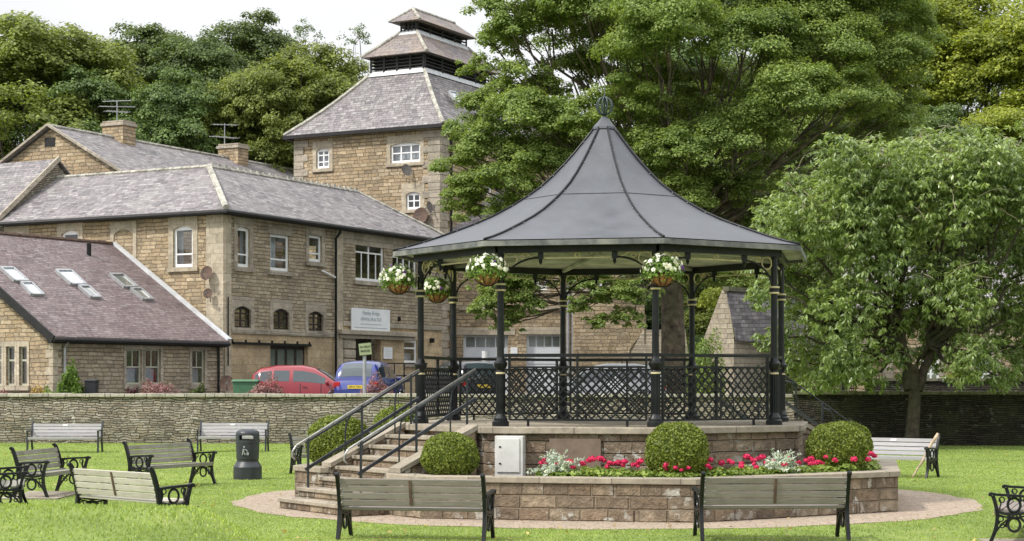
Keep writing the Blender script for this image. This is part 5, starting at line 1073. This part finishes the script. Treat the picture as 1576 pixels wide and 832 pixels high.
# ------------------------------------------------------------------ cars
def car(label, paint, loc, head, L=4.0, W=1.75, H=1.5, kind='hatch'):
    root = empty('parked_car', loc, label, 'car', 'cars parked behind the stone wall', head); O = (0, 0, 0)
    # stations: x (front = +x), sill z, belt z, top z, half-width factor
    if kind == 'mpv': st = [(-.50, .35, .62, .66, .80), (-.485, .28, .88, .98, .90), (-.46, .22, .95, 1.30, .95), (-.40, .2, .96, 1.50, .98), (-.25, .2, .95, 1.60, 1), (-.02, .2, .93, 1.60, 1), (.10, .2, .90, 1.50, 1), (.20, .2, .87, 1.25, 1), (.29, .2, .86, .98, .99), (.40, .22, .80, .86, .96), (.475, .26, .66, .70, .88), (.50, .32, .50, .54, .80)]
    elif kind == 'suv': st = [(-.50, .42, .66, .70, .82), (-.485, .32, .98, 1.04, .92), (-.45, .28, 1.06, 1.40, .96), (-.39, .25, 1.08, 1.62, .98), (-.22, .25, 1.06, 1.70, 1), (.0, .25, 1.03, 1.69, 1), (.10, .25, 1.0, 1.55, 1), (.21, .25, .98, 1.08, 1), (.40, .27, .94, .99, .97), (.48, .3, .80, .83, .90), (.50, .38, .6, .62, .82)]
    else: st = [(-.50, .36, .60, .64, .80), (-.485, .28, .90, .96, .91), (-.44, .22, .98, 1.22, .95), (-.36, .2, .98, 1.44, .98), (-.20, .2, .95, 1.52, 1), (.0, .2, .92, 1.50, 1), (.09, .2, .89, 1.38, 1), (.20, .2, .87, 1.02, 1), (.24, .2, .86, .93, .99), (.40, .22, .78, .83, .96), (.48, .26, .64, .67, .88), (.50, .32, .48, .52, .80)]
    sc_ = H/max(s[3] for s in st); hwid = W/2
    def sec(s):
        x, zs, zb, zt, wf = s; x *= L; zs *= sc_; zb *= sc_; zt *= sc_; w = hwid*wf; g_ = max(0, (zt-zb)/(1.6*sc_))*.46
        return [(x, w*.90, zs), (x, w, zs+.14), (x, w*1.0, (zs+zb)/2), (x, w*.975, zb), (x, w*(.975-g_*.9), zb+(zt-zb)*.86), (x, w*(.88-g_)*.92, zt-.015*0), (x, w*.4, zt+.02), (x, 0, zt+.03)]
    S = [sec(s) for s in st]; mb = MB(); vs = []
    for q in S: vs += q+[(a, -b, c) for a, b, c in q[-2::-1]]
    n = 15; fs = [(i*n+k, i*n+k+1, (i+1)*n+k+1, (i+1)*n+k) for i in range(len(S)-1) for k in range(n-1)]+[tuple(range(n)), tuple((len(S)-1)*n+k for k in range(n))[::-1]]
    fs += [(i*n, (i+1)*n, (i+1)*n+n-1, i*n+n-1) for i in range(len(S)-1)]
    mb.add(vs, fs); body = mb.build('body', M[paint], root, smooth=True, off=O, uv=False)
    for p_ in body.data.polygons[-len(S)-1:]: p_.use_smooth = False
    def on(i, f, k, g_, out=.008):               # point between stations i,i+1 (f) and section rows k,k+1 (g_)
        a = Vector(S[i][k]).lerp(Vector(S[i][k+1]), g_); b = Vector(S[i+1][k]).lerp(Vector(S[i+1][k+1]), g_); p = a.lerp(b, f); return p
    i0 = 2; idx = [j for j, s in enumerate(st) if s[3]-s[2] > .28]; lo, hi = idx[0], idx[-1]
    cuts = [(lo+.3, lo+.9), (lo+1.05, lo+1.75), (lo+1.9, lo+2.55), (lo+2.7, hi+.1)]
    for sg in (1, -1):
        for a, b in cuts:
            mb = MB(); K = 5; V1 = []; V2_ = []
            for t_ in range(K+1):
                q = a+(b-a)*t_/K; i = min(int(q), len(S)-2); f = q-i; p = on(i, f, 3, .12); r_ = on(i, f, 3, .84); V1.append((p.x, (p.y+.008)*sg, p.z)); V2_.append((r_.x, (r_.y+.008)*sg, r_.z))
            mb.add(V1+V2_, [(k, k+1, K+2+k, K+1+k) for k in range(K)]); mb.build('side_window', M['car_glass'], body, off=O)
    def screen(name, ia, ib, dx):
        mb = MB(); K = 6; rows = []
        for i in np.linspace(ia, ib, K+1):
            j = min(int(i), len(S)-2); f = i-j; p = on(j, f, 5, .15); r_ = on(j, f, 7-1, 1.0) if 0 else on(j, f, 6, 1.0); rows.append([(p.x+dx, p.y*.98, p.z+.012), (p.x+dx, p.y*.5, (p.z+r_.z)/2+.016), (r_.x+dx, 0, r_.z+.012), (p.x+dx, -p.y*.5, (p.z+r_.z)/2+.016), (p.x+dx, -p.y*.98, p.z+.012)])
        mb.add([v for q in rows for v in q], [(i*5+k, i*5+k+1, (i+1)*5+k+1, (i+1)*5+k) for i in range(K) for k in range(4)]); mb.build(name, M['car_glass'], body, off=O)
    fr_i = next(j for j in range(hi, len(st)) if st[j][3]-st[j][2] < .2 or j == len(st)-2)
    screen('windscreen', hi-.85, fr_i-.12, .006); screen('rear_window', 1.25, lo+.85 if kind != 'mpv' else 3.0, -.006)
    for sx in (-.31, .31):
        for sg in (1, -1):
            cx_, cy_ = sx*L, sg*(hwid-.10); mb = MB(); mb.tube([(cx_, cy_-.1, .31), (cx_, cy_+.1, .31)], .31, 24); wh = mb.build('wheel', M['tyre'], root, off=O); mb = MB(); mb.tube([(cx_, cy_-.105, .31), (cx_, cy_+.105, .31)], .19, 16); mb.build('rim', M['steel'], wh, off=O)
            mb = MB(); mb.tube([(cx_+.37*math.cos(t_), sg*(hwid*1.0-.004), .31+.37*math.sin(t_)) for t_ in np.linspace(0, PI, 13)], .028, 6); mb.build('wheel_arch', M['dark_paint'], body, off=O)
    for sg in (1, -1):
        mb = MB(); zb = st[1][2]*sc_; mb.box((-L*.478, sg*hwid*.80, zb-.10), (.14, .24, .20)); mb.build('tail_light', M['red_lamp'], body, off=O, bevel=.03)
        mb = MB(); mb.box((L*.468, sg*hwid*.74, .62*sc_), (.2, .3, .13)); mb.build('headlight', M['white_lamp'], body, off=O, bevel=.04)
        mb = MB(); j = hi; mb.box((st[hi][0]*L+.12, sg*(hwid+.09), st[hi][2]*sc_+.08), (.12, .2, .14)); mb.build('wing_mirror', M[paint], body, off=O, bevel=.04)
        mb = MB()
        for f in (-.245, -.02, .17): mb.box((f*L, sg*(hwid+.001), .62*sc_), (.014, .012, .62*sc_))
        mb.box((-.03*L, sg*(hwid+.004), .42*sc_), (.5*L, .03, .05)); mb.build('door_seam', M['dark_paint'], body, off=O)
        for f in (.02, -.2): mb = MB(); mb.box((f*L, sg*(hwid+.012), .80*sc_), (.16, .03, .03)); mb.build('door_handle', M[paint], body, off=O)
    mb = MB(); mb.box((-L*.5-.012, 0, .60*sc_+.20), (.02, .52, .12)); pt = mb.build('number_plate', M['plate_yellow'], body, off=O)
    mb = MB(); mb.box((-L*.492, 0, .36), (.14, W*.84, .26)); mb.box((L*.49, 0, .36), (.12, W*.8, .26)); mb.build('bumper', M[paint], body, off=O, bevel=.06)
    return root, pt, sc_
CZ = 1.0
car('red people carrier seen from the side, parked behind the wall', 'red_paint', (xat(472, 66.6), 66.6, CZ), R(-4), 4.05, 1.75, 1.56, 'mpv')
bl, pt, s_ = car('blue hatchback seen from behind, parked beside the red car', 'blue_paint', (-5.02, 63.3, CZ), R(80), 4.1, 1.66, 1.68, 'suv')
text_mesh('DP16 TXN', .095, M['letter_dark'], pt, 'lettering', Matrix.Translation((-4.1*.5-.024, 0, .60*s_+.20))@Matrix.Rotation(-PI/2, 4, 'Z')@Matrix.Rotation(PI/2, 4, 'X'))
car('black estate car behind the lattice left of the front column', 'dark_paint', (xat(707, 66), 66.5, CZ), R(115), 4.4, 1.8, 1.72, 'suv')
car('long silver car side on behind the front bandstand railing', 'silver_paint', (xat(930, 64), 64.5, CZ), R(176), 4.5, 1.8, 1.6, 'mpv')
# bollard, bins, fence
mb = MB(); p = at(747, 600, 70); mb.tube([(p.x, 70, CP), (p.x, 70, EYE+(HY-540)/FPX*70)], .14, 12); thing_mesh(mb, 'bollard', M['white_lamp'], (p.x, 70, CP), 'white post in front of the left garage door', 'post')
def wheelie(px, Y, mat, label, w_=.58, h=1.06):
    x = xat(px, Y); root = empty('wheelie_bin', (x, Y, CP), label, 'wheelie bin'); mb = MB(); q = [(-.4, -.45), (.4, -.45), (.4, .45), (-.4, .45)]
    mb.hexa([(x+a*w_, Y+b*w_, CP+.02) for a, b in q], [(x+a*w_*1.2, Y+b*w_*1.2, CP+h*.92) for a, b in q]); mb.build('body', M[mat], root, bevel=.02)
    mb = MB(); q = [(-.54, -.6), (.54, -.6), (.54, .6), (-.54, .6)]; mb.hexa([(x+a*w_, Y+b*w_, CP+h*.92) for a, b in q], [(x+a*w_*.9, Y+b*w_*.9, CP+h) for a, b in q]); mb.build('lid', M[mat], root, bevel=.03)
wheelie(141, 61.2, 'black_bin', 'black wheelie bin beside the cottage wall and green shrub', .42, 1.05); wheelie(380, 66, 'green_bin', 'large green wheelie bin left of the red car', .95, 1.05)
fr = empty('iron_fence', at(1265, 600, 60), 'rusty dark iron railings on top of the wall right of the bandstand', 'fence'); mb = MB(); Yf = 57.5
for i in range(26): x = xat(1232+i*3.4, Yf); mb.beam((x, Yf, 1.3), (x, Yf, EYE+(HY-572)/FPX*Yf), .025, .025)
for y in (575, 597): mb.beam(at(1230, y, Yf), at(1320, y, Yf), .04, .04)
mb.build('bars', M['rust'], fr)
for x in (1266, 1298): mb = MB(); mb.beam((xat(x, Yf-.1), Yf-.1, 1.3), (xat(x, Yf-.1), Yf-.1, EYE+(HY-540)/FPX*Yf), .09, .09); mb.build('post', M['black_wood'], fr)
mb = MB(); x = xat(1318, 60); mb.box((x, 60, 1.6), (.5, .5, 1.5)); thing_mesh(mb, 'gate_pier', M['tower_stone'], (x, 60, CP), 'brown square stone pier at the end of the iron railings', 'pier', bevel=.02)
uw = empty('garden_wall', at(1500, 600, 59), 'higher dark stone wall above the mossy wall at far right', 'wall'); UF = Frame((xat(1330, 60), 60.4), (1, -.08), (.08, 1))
mb = MB(); mb.fbox(UF, 0, 14, 0, .35, CP-.2, EYE+(HY-586)/FPX*60); mb.build('wall', M['drystone_dark_shade'], uw); mb = MB(); mb.fbox(UF, -.03, 14, -.06, .40, EYE+(HY-586)/FPX*60+.001, EYE+(HY-582)/FPX*60); mb.build('coping', M['coping_moss'], uw)
ir = empty('iron_railing', at(640, 580, 72), 'black iron railings beside the entrance right of the blue car', 'railing'); mb = MB(); Yr = 68
for x in (588, 607, 622, 640, 655): mb.beam((xat(x, Yr), Yr, CP), (xat(x, Yr), Yr, EYE+(HY-559)/FPX*Yr), .05, .05)
for y in (559, 578): mb.beam(at(585, y, Yr), at(658, y, Yr), .05, .05)
mb.build('rails', M['iron'], ir)

# ------------------------------------------------------------------ small plants by the cottage and on the car park edge
def shrub(c, r, mat, label, seed, n=3600, leaf=.085, flat=1.0, name='shrub', cat='shrub', group=None):
    rng = np.random.default_rng(seed); root = empty(name, c, label, cat, group); d = unit(rng.normal(size=(n, 3))); d[:, 2] = np.abs(d[:, 2]); rr = rng.random(n)**.3
    P = d*rr[:, None]*np.array(r)*(1+.25*np.sin(d[:, :1]*5+seed)*np.cos(d[:, 1:2]*4)); np_mesh('foliage', leaf_quads(P, d+rng.normal(size=(n, 3))*.7, leaf*(.7+.6*rng.random(n)), .5, rng=rng), 4, M[mat], root)
    mb = MB()
    for k in range(4): a = k*1.6; mb.tube([(0, 0, -.1), (math.cos(a)*r[0]*.4, math.sin(a)*r[1]*.4, r[2]*.6)], .02, 5)
    mb.build('stem', M['bark_dark'], root, off=(0, 0, 0)); return root
def gp(px, Y, z=CP): return (xat(px, Y), Y, z)
shrub(gp(108, 61), (.5, .5, 1.45), 'leaf_basket', 'bright green bushy shrub against the cottage wall beside the black bin', 1, leaf=.13)
shrub(gp(60, 59.6), (.62, .4, .72), 'orange_leaf', 'orange tinted low shrub under the cottage gable windows', 2)
shrub(gp(76, 59.3), (.3, .3, .72), 'leaf_bed', 'small yellow green plant between the orange and the green shrubs', 3)
tg_ = 'pink heather shrubs along the car park edge'
shrub(gp(242, 60), (.72, .4, .98), 'heather', 'wide pink heather under the twin cottage windows', 4, group=tg_)
shrub(gp(204, 60.4), (.25, .3, .78), 'leaf_purple', 'small dark potted plant at the left foot of the twin cottage windows', 5)
shrub(gp(305, 60.6), (.35, .3, .82), 'leaf_wood', 'dark green potted plant under the single cottage window', 6)
shrub(gp(412, 59.3), (.78, .4, 1.06), 'heather', 'pink heather in front of the red car door', 7, group=tg_)
shrub(gp(580, 59.6), (.75, .4, 1.08), 'heather', 'pink heather in front of the blue car and sign pole', 8, group=tg_)
shrub(gp(10, 59.5), (.5, .3, .62), 'heather', 'low pink heather at the left edge above the wall', 9, group=tg_)

# ------------------------------------------------------------------ trees
def leafcloud(lobes, n_cl, n_lf, leaf, rng, flat=.6, csize=.33, asp=.65, updir=.7, droop=0):
    Ps, Ns = [], []; cl = []
    for (c, r) in lobes:
        c = np.array(c, float); r = np.array(r, float) if hasattr(r, '__len__') else np.array([r, r, r*.8])
        sm = r.mean() < .75; k = int(n_cl*(r.mean()/2.0)**1.7)*(5 if sm else 1)+5*(1+sm); d = unit(rng.normal(size=(k, 3))); d[:, 2] = np.where(d[:, 2] < -.35, -d[:, 2], d[:, 2]); q = (.45+.6*rng.random(k)**.6)
        C = c+d*q[:, None]*r; cs = r.mean()*csize*(.6+.8*rng.random(k))*(1.5 if sm else 1); C = C+(rng.normal(size=C.shape)*r*.45 if sm else 0); cl.append((c, C))
        for cc, s, dd in zip(C, cs, d):
            m_ = max(60 if sm else 6, int(n_lf*(s/.6)**1.6)); e = unit(rng.normal(size=(m_, 3))); e[:, 2] = np.where(e[:, 2] < -.2, -e[:, 2]*.6, e[:, 2]); rr = .55+.5*rng.random(m_)
            Ps.append(cc+e*rr[:, None]*np.array([s, s, s*flat])+np.array([0, 0, -droop*s])*((e[:, :1]**2+e[:, 1:2]**2))); Ns.append(e*.8+dd*.3+np.array([0, 0, updir])+rng.normal(size=(m_, 3))*.45)
    P = np.concatenate(Ps); N_ = np.concatenate(Ns); return P, N_, cl
def limb(mb, a, b, r0, r1, rng, sag=0.0, n=7, k=6):
    a = np.array(a, float); b = np.array(b, float); L_ = np.linalg.norm(b-a); pts = []
    for i in range(n+1):
        t_ = i/n; p = a*(1-t_)+b*t_; p = p+rng.normal(size=3)*L_*.022*(0 < i < n); p[2] += sag*L_*math.sin(PI*t_); pts.append(p)
    mb.tube([Vector(p) for p in pts], [r0+(r1-r0)*(i/n)**.8 for i in range(n+1)], k, cap=False); return pts
def tree(name, label, cat, base, fork, lobes, trunk_r, mat, bark, n_cl, n_lf, leaf, seed, group=None, rel=False, **kw):
    rng = np.random.default_rng(seed); root = empty(name, (0, 0, 0) if rel else base, label, cat, group); O = (0, 0, 0) if rel else base
    P, N_, cl = leafcloud(lobes, n_cl, n_lf, leaf, rng, **kw)
    np_mesh('crown', leaf_quads(P, N_, leaf*(.7+.6*rng.random(len(P))), .7, rng=rng), 4, M[mat], root, off=O)
    mb = MB(); b = np.array(base, float); f = np.array(fork, float)
    mid = (b+f)/2+rng.normal(size=3)*.12; mb.tube([Vector(b-[0, 0, .3]), Vector(b*.85+mid*.15), Vector(mid), Vector(f)], [trunk_r*1.5, trunk_r*1.08, trunk_r*.95, trunk_r*.85], 12, cap=False)
    tr_o = mb.build('trunk', M[bark], root, smooth=True, off=Vector(O)); mb = MB()
    for ci, (c, C) in enumerate(cl):
        kk = min(1, float(np.mean(lobes[ci][1]))/1.3)
        L_ = np.linalg.norm(c-f); st_ = f+(0, 0, rng.uniform(-.1, .5)*min(3, L_*.2)); pts = limb(mb, st_, c, trunk_r*rng.uniform(.22, .36)*kk**1.3, trunk_r*.07*kk, rng, -.04)
        for q in C[::7]: limb(mb, pts[rng.integers(4, 8)], q, trunk_r*.07, .012, rng, 0, 4, 4)
    mb.build('limbs', M[bark], tr_o, smooth=True, off=Vector(O), uv=False); return root
YS = 66.0
def lb_(px, py, dy, r): p = at(px, py, YS+dy); return ((p.x, p.y, p.z), (r, r, r*.72))
syc = [lb_(*q) for q in ((790, 15, 0, 1.7), (765, 75, 1, 1.1), (850, 45, 2, 1.6), (800, 130, -1, 1.2), (745, 175, 0, 1.15), (755, 235, -1, 1.5), (735, 290, 0, 1.2), (740, 335, -.5, 1.0), (820, 190, -2, 1.7), (830, 265, -2, 1.5), (800, 320, -1, 1.2), (880, 120, 2, 1.4), (890, 200, -2.5, 1.5), (900, 20, -1, 1.9), (950, 90, 1, 1.6), (985, 30, 3, 1.8), (1030, 60, -3.5, 2.2), (965, 165, -2.5, 1.5), (1090, 20, 1, 2.1), (1150, 70, -2, 1.9), (1110, 140, 3, 1.4),
    (1200, 20, 0, 2.2), (1260, 80, -1, 2.0), (1330, 30, 1, 2.2), (1370, 110, 0, 1.7), (1385, 180, 1, 1.3), (1300, 160, -2, 1.7), (1220, 155, -3, 1.8), (1150, 215, -3, 1.6), (1060, 240, -3.5, 1.5), (995, 240, -2, 1.4), (1030, 310, -3, 1.4), (1090, 285, -1, 1.3), (1190, 260, 1, 1.1), (1260, 230, 1, 1.4), (1340, 230, 2, 1.4), (1050, 365, -2, 1.2), (1120, 350, 2, 1.2), (980, 345, 1.5, 1.3), (900, 300, 2.5, 1.3),
    (880, -60, 0, 2.2), (1000, -80, 0, 2.6), (1130, -80, 0, 2.6), (1270, -70, 0, 2.4), (1380, 60, 3, 1.8), (780, 390, 0, .9), (1120, 400, 2, .9))]  # leading lobes sit above the view, added for the shade they cast
syc += [lb_(*q) for q in ((738, 112, 0, .9), (724, 205, 0, 1.0), (714, 258, .5, 1.1), (716, 312, 0, .95), (790, 55, -1, 1.2), (785, 285, -2.5, 1.2), (805, 372, 0, .9), (862, 245, -1, 1.4), (850, 335, 0, 1.1), (775, 150, 1, 1.0), (930, 235, 2, 1.5), (1010, 140, 3, 1.7), (1180, 330, 2, 1.2), (1240, 300, 3, 1.3), (1165, 375, 1, 1.2), (1215, 345, 2, 1.3), (1065, 405, 1, .9), (1120, 300, -1, 1.2), (1175, 300, -1.5, 1.1), (1075, 190, -1, 1.3), (1035, 200, 1, 1.2), (1250, 370, 3, 1.2), (850, 150, 0, 1.0))]
syc += [lb_(*q) for q in ((785, 430, -3, .65), (800, 470, -3, .6), (765, 455, -2.5, .5), (780, 500, -3, .35), (745, 475, -3, .45), (960, 490, -3.5, .4), (920, 500, -3.5, .35), (835, 415, -3, .6), (905, 430, -3, .6), (940, 455, -3.5, .5), (925, 400, -3, .6), (975, 455, -3.5, .45), (890, 470, -3.5, .35), (1130, 432, -3, .45), (1080, 425, 0, .7))]
pb = at(1037, 600, YS); tree('sycamore_tree', 'huge spreading sycamore with layered foliage behind the bandstand', 'tree', (pb.x, YS, CP), tuple(at(1032, 400, YS)), syc, .46, 'leaf_sycamore', 'bark', 62, 430, .098, 5, droop=.22, flat=.72)
# big lower boughs
# cherry with drooping leaves
def cherry():
    rng = np.random.default_rng(9); Yc = 52.5; base = (xat(1403, Yc), Yc, 0); root = empty('cherry_tree', base, 'pale leaved cherry tree with drooping foliage on the right lawn', 'tree')
    L0 = [(1250, 295, 1.2), (1320, 268, 1.2), (1390, 262, 1.2), (1470, 258, 1.2), (1550, 265, 1.3), (1225, 345, 1.2), (1300, 320, 1.5), (1380, 310, 1.5), (1460, 310, 1.5), (1545, 320, 1.5), (1215, 420, .95), (1275, 405, 1.3), (1350, 395, 1.5), (1430, 395, 1.5), (1510, 400, 1.5), (1590, 400, 1.4), (1235, 480, 1.0), (1300, 475, 1.25), (1375, 470, 1.3), (1450, 480, 1.3), (1530, 485, 1.3), (1600, 470, 1.3), (1245, 545, .9), (1310, 545, .9), (1440, 540, .8), (1500, 545, .9), (1565, 545, 1.0), (1370, 535, .7), (1290, 235, .7), (1485, 208, .5), (1345, 235, .7), (1190, 515, .6), (1180, 450, .6), (1420, 250, 1.3), (1500, 270, 1.3), (1340, 350, 1.3), (1570, 280, 1.3), (1470, 440, 1.3), (1265, 585, .6), (1335, 585, .55), (1300, 560, .7), (1390, 580, .35), (1620, 300, 1.3), (1630, 380, 1.4), (1625, 540, 1.1), (1600, 580, .6), (1195, 330, .8), (1170, 400, .6), (1480, 572, .5), (1545, 578, .55), (1215, 555, .5), (1195, 395, .6), (1230, 300, .8), (1520, 235, .9), (1590, 225, 1.0), (1430, 225, .7)]
    P, O_ = [], []; lob = []
    for px, py, r in L0:
        c = np.array(at(px, py, Yc+rng.uniform(-1.7, 1.7))); lob.append(c); k = int(240*(r/1.3)**2); d = unit(rng.normal(size=(k, 3))); q = rng.random(k)**.45; P.append(c+d*(q*r)[:, None]*np.array([1, 1, .85])); O_.append(d)
    P = np.concatenate(P); O_ = np.concatenate(O_); Vs = []
    for j in range(12):
        n = len(P); a = rng.random(n)*2*PI; l = .135+.085*rng.random(n); T = unit(np.stack([np.cos(a)*.8, np.sin(a)*.8, -.35-.55*rng.random(n)], 1)+O_*.35)
        N_ = unit(np.cross(np.cross(T, np.tile([0, 0, 1.0], (n, 1))), T)*1.0+rng.normal(size=(n, 3))*.35); N_[:, 2] = np.abs(N_[:, 2]); Vs.append(leaf_quads(P+T*l[:, None]*.6+rng.normal(size=(n, 3))*.03, N_, l, .36, T, rng=rng))
    np_mesh('crown', np.concatenate(Vs), 4, M['leaf_cherry'], root, off=base)
    mb = MB(); f = at(1405, 560, Yc); mb.tube([Vector((base[0], Yc, -.1)), Vector((base[0]+.02, Yc, .5)), at(1408, 612, Yc), f], [.27, .20, .18, .16], 12, cap=False); tr_ = mb.build('trunk', M['bark_dark'], root, smooth=True, off=Vector(base)); mb = MB()
    lob_i = list(lob); g0 = np.array(f); 
    limb(mb, at(1412, 600, Yc), at(1432, 540, Yc+.3), .17, .13, rng); limb(mb, at(1400, 600, Yc), at(1388, 520, Yc), .17, .13, rng)
    for i, c in enumerate(lob_i): limb(mb, np.array(at(1388 if c[0] < f.x else 1430, 530, Yc)), c, .085, .02, rng, -.03, 8, 6)
    mb.build('limbs', M['bark_dark'], tr_, smooth=True, off=Vector(base), uv=False); mb = MB()
    for i in rng.integers(0, len(P), 330): d = unit(rng.normal(size=3)+np.array([0, 0, .4])); p = P[i]; limb(mb, p-d*.45+[0, 0, .1], p+d*.45, .013, .005, rng, .1, 5, 4)
    mb.build('twigs', M['twig'], tr_, off=Vector(base), uv=False)
    for (a, b, c) in (((1495, 262), (1478, 215), (1458, 300)), ((1520, 310), (1545, 322), (1575, 345)), ((1340, 215), (1362, 240), (1375, 262)), ((1405, 410), (1432, 430), (1437, 460))):
        mb = MB(); P_ = [np.array(at(*q, Yc-1.7)) for q in (b, a, c)]; mb.tube([Vector((1-t_)**2*P_[0]+2*t_*(1-t_)*P_[1]+t_*t_*P_[2]+rng.normal(size=3)*.025) for t_ in np.linspace(0, 1, 9)], np.linspace(.008, .017, 9), 5); mb.build('twig', M['twig'], tr_, off=Vector(base), uv=False)
cherry()
# woodland trees: a few kinds, then copies
def proto(kind, seed, mat, R0, Ht, n_cl, n_lf, leaf, nl=16, sparse=0):
    rng = np.random.default_rng(seed); lobes = []
    for i in range(nl):
        a = rng.random()*2*PI; q = rng.random()**.5; z = rng.uniform(.30, .96); prof = math.sin(min(1, (1-z)*1.9+.12)*PI/2)*.95+.1; rr = q*R0*prof*.75
        lobes.append(((math.cos(a)*rr, math.sin(a)*rr, z*Ht), R0*rng.uniform(.26, .42)*(1-.3*sparse)))
    lobes.append(((0, 0, Ht*.93), R0*.28))
    return tree('woodland_tree', None, None, (0, 0, 0), (0, 0, Ht*.3), lobes, .38, mat, 'bark_dark', n_cl, n_lf, leaf, seed, rel=True, flat=.75, droop=.15)
K = {'dense': proto('d', 21, 'leaf_wood', 7.0, 19, 18, 150, .17, 22), 'light': proto('l', 22, 'leaf_wood_light', 6.5, 18, 18, 150, .17, 22), 'airy': proto('a', 23, 'leaf_wood', 5.5, 20, 10, 60, .15, 16, 1), 'yellow': proto('y', 24, 'leaf_yellow', 6.5, 17, 18, 150, .15, 20), 'dense2': proto('e', 25, 'leaf_wood', 6.5, 18, 18, 150, .17, 24)}
usedk = set()
def wood(kind, px, ytop, Y, label, wscale=1.0, rz=0.0):
    o = K[kind]
    if kind in usedk: o = copy_tree(o)
    usedk.add(kind); x = xat(px, Y); z0 = hz(x, Y) if Y > 104 else CP; zt = EYE+(HY-ytop)/FPX*Y; Ht = {'dense': 19, 'light': 18, 'airy': 20, 'yellow': 17, 'dense2': 18}[kind]*1.03; s = (zt-z0)/Ht
    o.location = (x, Y, z0-.3); o.scale = (s*wscale, s*wscale, s); o.rotation_euler = (0, 0, rz); tag(o, label, 'tree', 'woodland trees on the hillside'); return o
for i, q in enumerate((
    ('light', 60, 30, 112, 'broad mid green tree at the far left above the gabled roof', 1.15, .4), ('dense2', 150, 110, 108, 'rounded green tree leaning over the back roof beside its first chimney', 1.0, 2.2),
    ('dense', 225, 28, 122, 'dark tall tree, second from the left on the skyline', 1.0, 1.0), ('dense', 325, 50, 118, 'dark tree behind the aerials, right of the darkest gap', .9, 3.3), ('dense2', 385, 32, 126, 'rounded tree whose top rises right of the middle dip in the skyline', .95, 5.0),
    ('light', 470, 70, 112, 'pale green tree just left of the tower roof', .95, 1.7), ('light', 410, 95, 110, 'pale bushy tree above the slate ridge left of the tower', .8, 4.4), ('airy', 470, 12, 135, 'thin airy tree top poking above the pale trees', .8, .3), ('airy', 545, 15, 133, 'thin airy tree nearest the tower on the skyline', .7, 2.6), ('dense', -40, 70, 118, 'dark tree cut by the left edge of the view', 1.0, .2), ('dense2', 290, 120, 109, 'dark lower tree behind the long slate roof', .9, 4.0),
    ('dense', 860, 150, 118, 'dark tree hidden behind the left side of the sycamore', 1.0, 2.0), ('dense', 1010, 10, 124, 'dark tree on the slope straight behind the sycamore', 1.1, 2.9), ('dense2', 1130, 90, 112, 'green tree on the slope seen through the sycamore boughs', 1.0, .8), ('light', 1215, 130, 106, 'lighter tree behind the gap between sycamore and cherry', 1.0, 1.2), ('yellow', 1450, -40, 110, 'yellow green tree at the top right behind the sycamore tip', 1.1, .5), ('yellow', 1560, 10, 104, 'yellow green tree cut by the right edge', 1.0, 2.5),
    ('dense', 1350, -60, 126, 'dark tall tree behind the yellow green ones', 1.2, 4.5), ('dense2', 1270, 210, 96, 'dark green tree behind the left side of the cherry', .9, 3.0), ('dense2', 1420, 170, 92, 'dark tree directly behind the cherry top', 1.0, 5.2), ('yellow', 1540, 160, 94, 'lower yellow green tree behind the cherry at right', 1.0, 1.4), ('dense', 1510, 250, 86, 'dark undergrowth tree behind the far right cherry boughs', 1.0, 2.2), ('light', 1090, 300, 98, 'pale low tree behind the sycamore trunk', 1.2, 2.4), ('light', 1160, 395, 90, 'small bright tree just above the outbuilding roof', 1.1, .9), ('dense2', 970, 330, 104, 'dark small tree above the outside steps', .9, 1.9))): wood(*q)
shrub(tuple(at(1165, 345, 80)), (1.8, 1.2, 1.6), 'leaf_purple', 'dark purple leaved shrub above the bandstand eaves at right', 41, 5000, .18, name='purple_shrub')
shrub((xat(1140, 82), 82, 5.4), (2.2, .8, .85), 'leaf_yellow', 'yellow green hedge above the outbuilding roof', 42, 5000, .14, name='hedge', cat='hedge')
shrub((xat(1085, 76), 76, CP), (1.0, .8, 3.0), 'leaf_wood_light', 'tall green shrub between the sycamore trunk and the outbuilding', 43, 5000, .14)
shrub((xat(1225, 66), 66, CP), (1.4, .8, 2.4), 'leaf_wood', 'dark green shrub behind the right bandstand columns', 44, 5000, .14)
shrub((xat(1480, 64), 64, CP+.4), (.8, .6, 1.1), 'leaf_yellow', 'bright yellow green bush behind the cherry trunk', 45, 2500, .12)
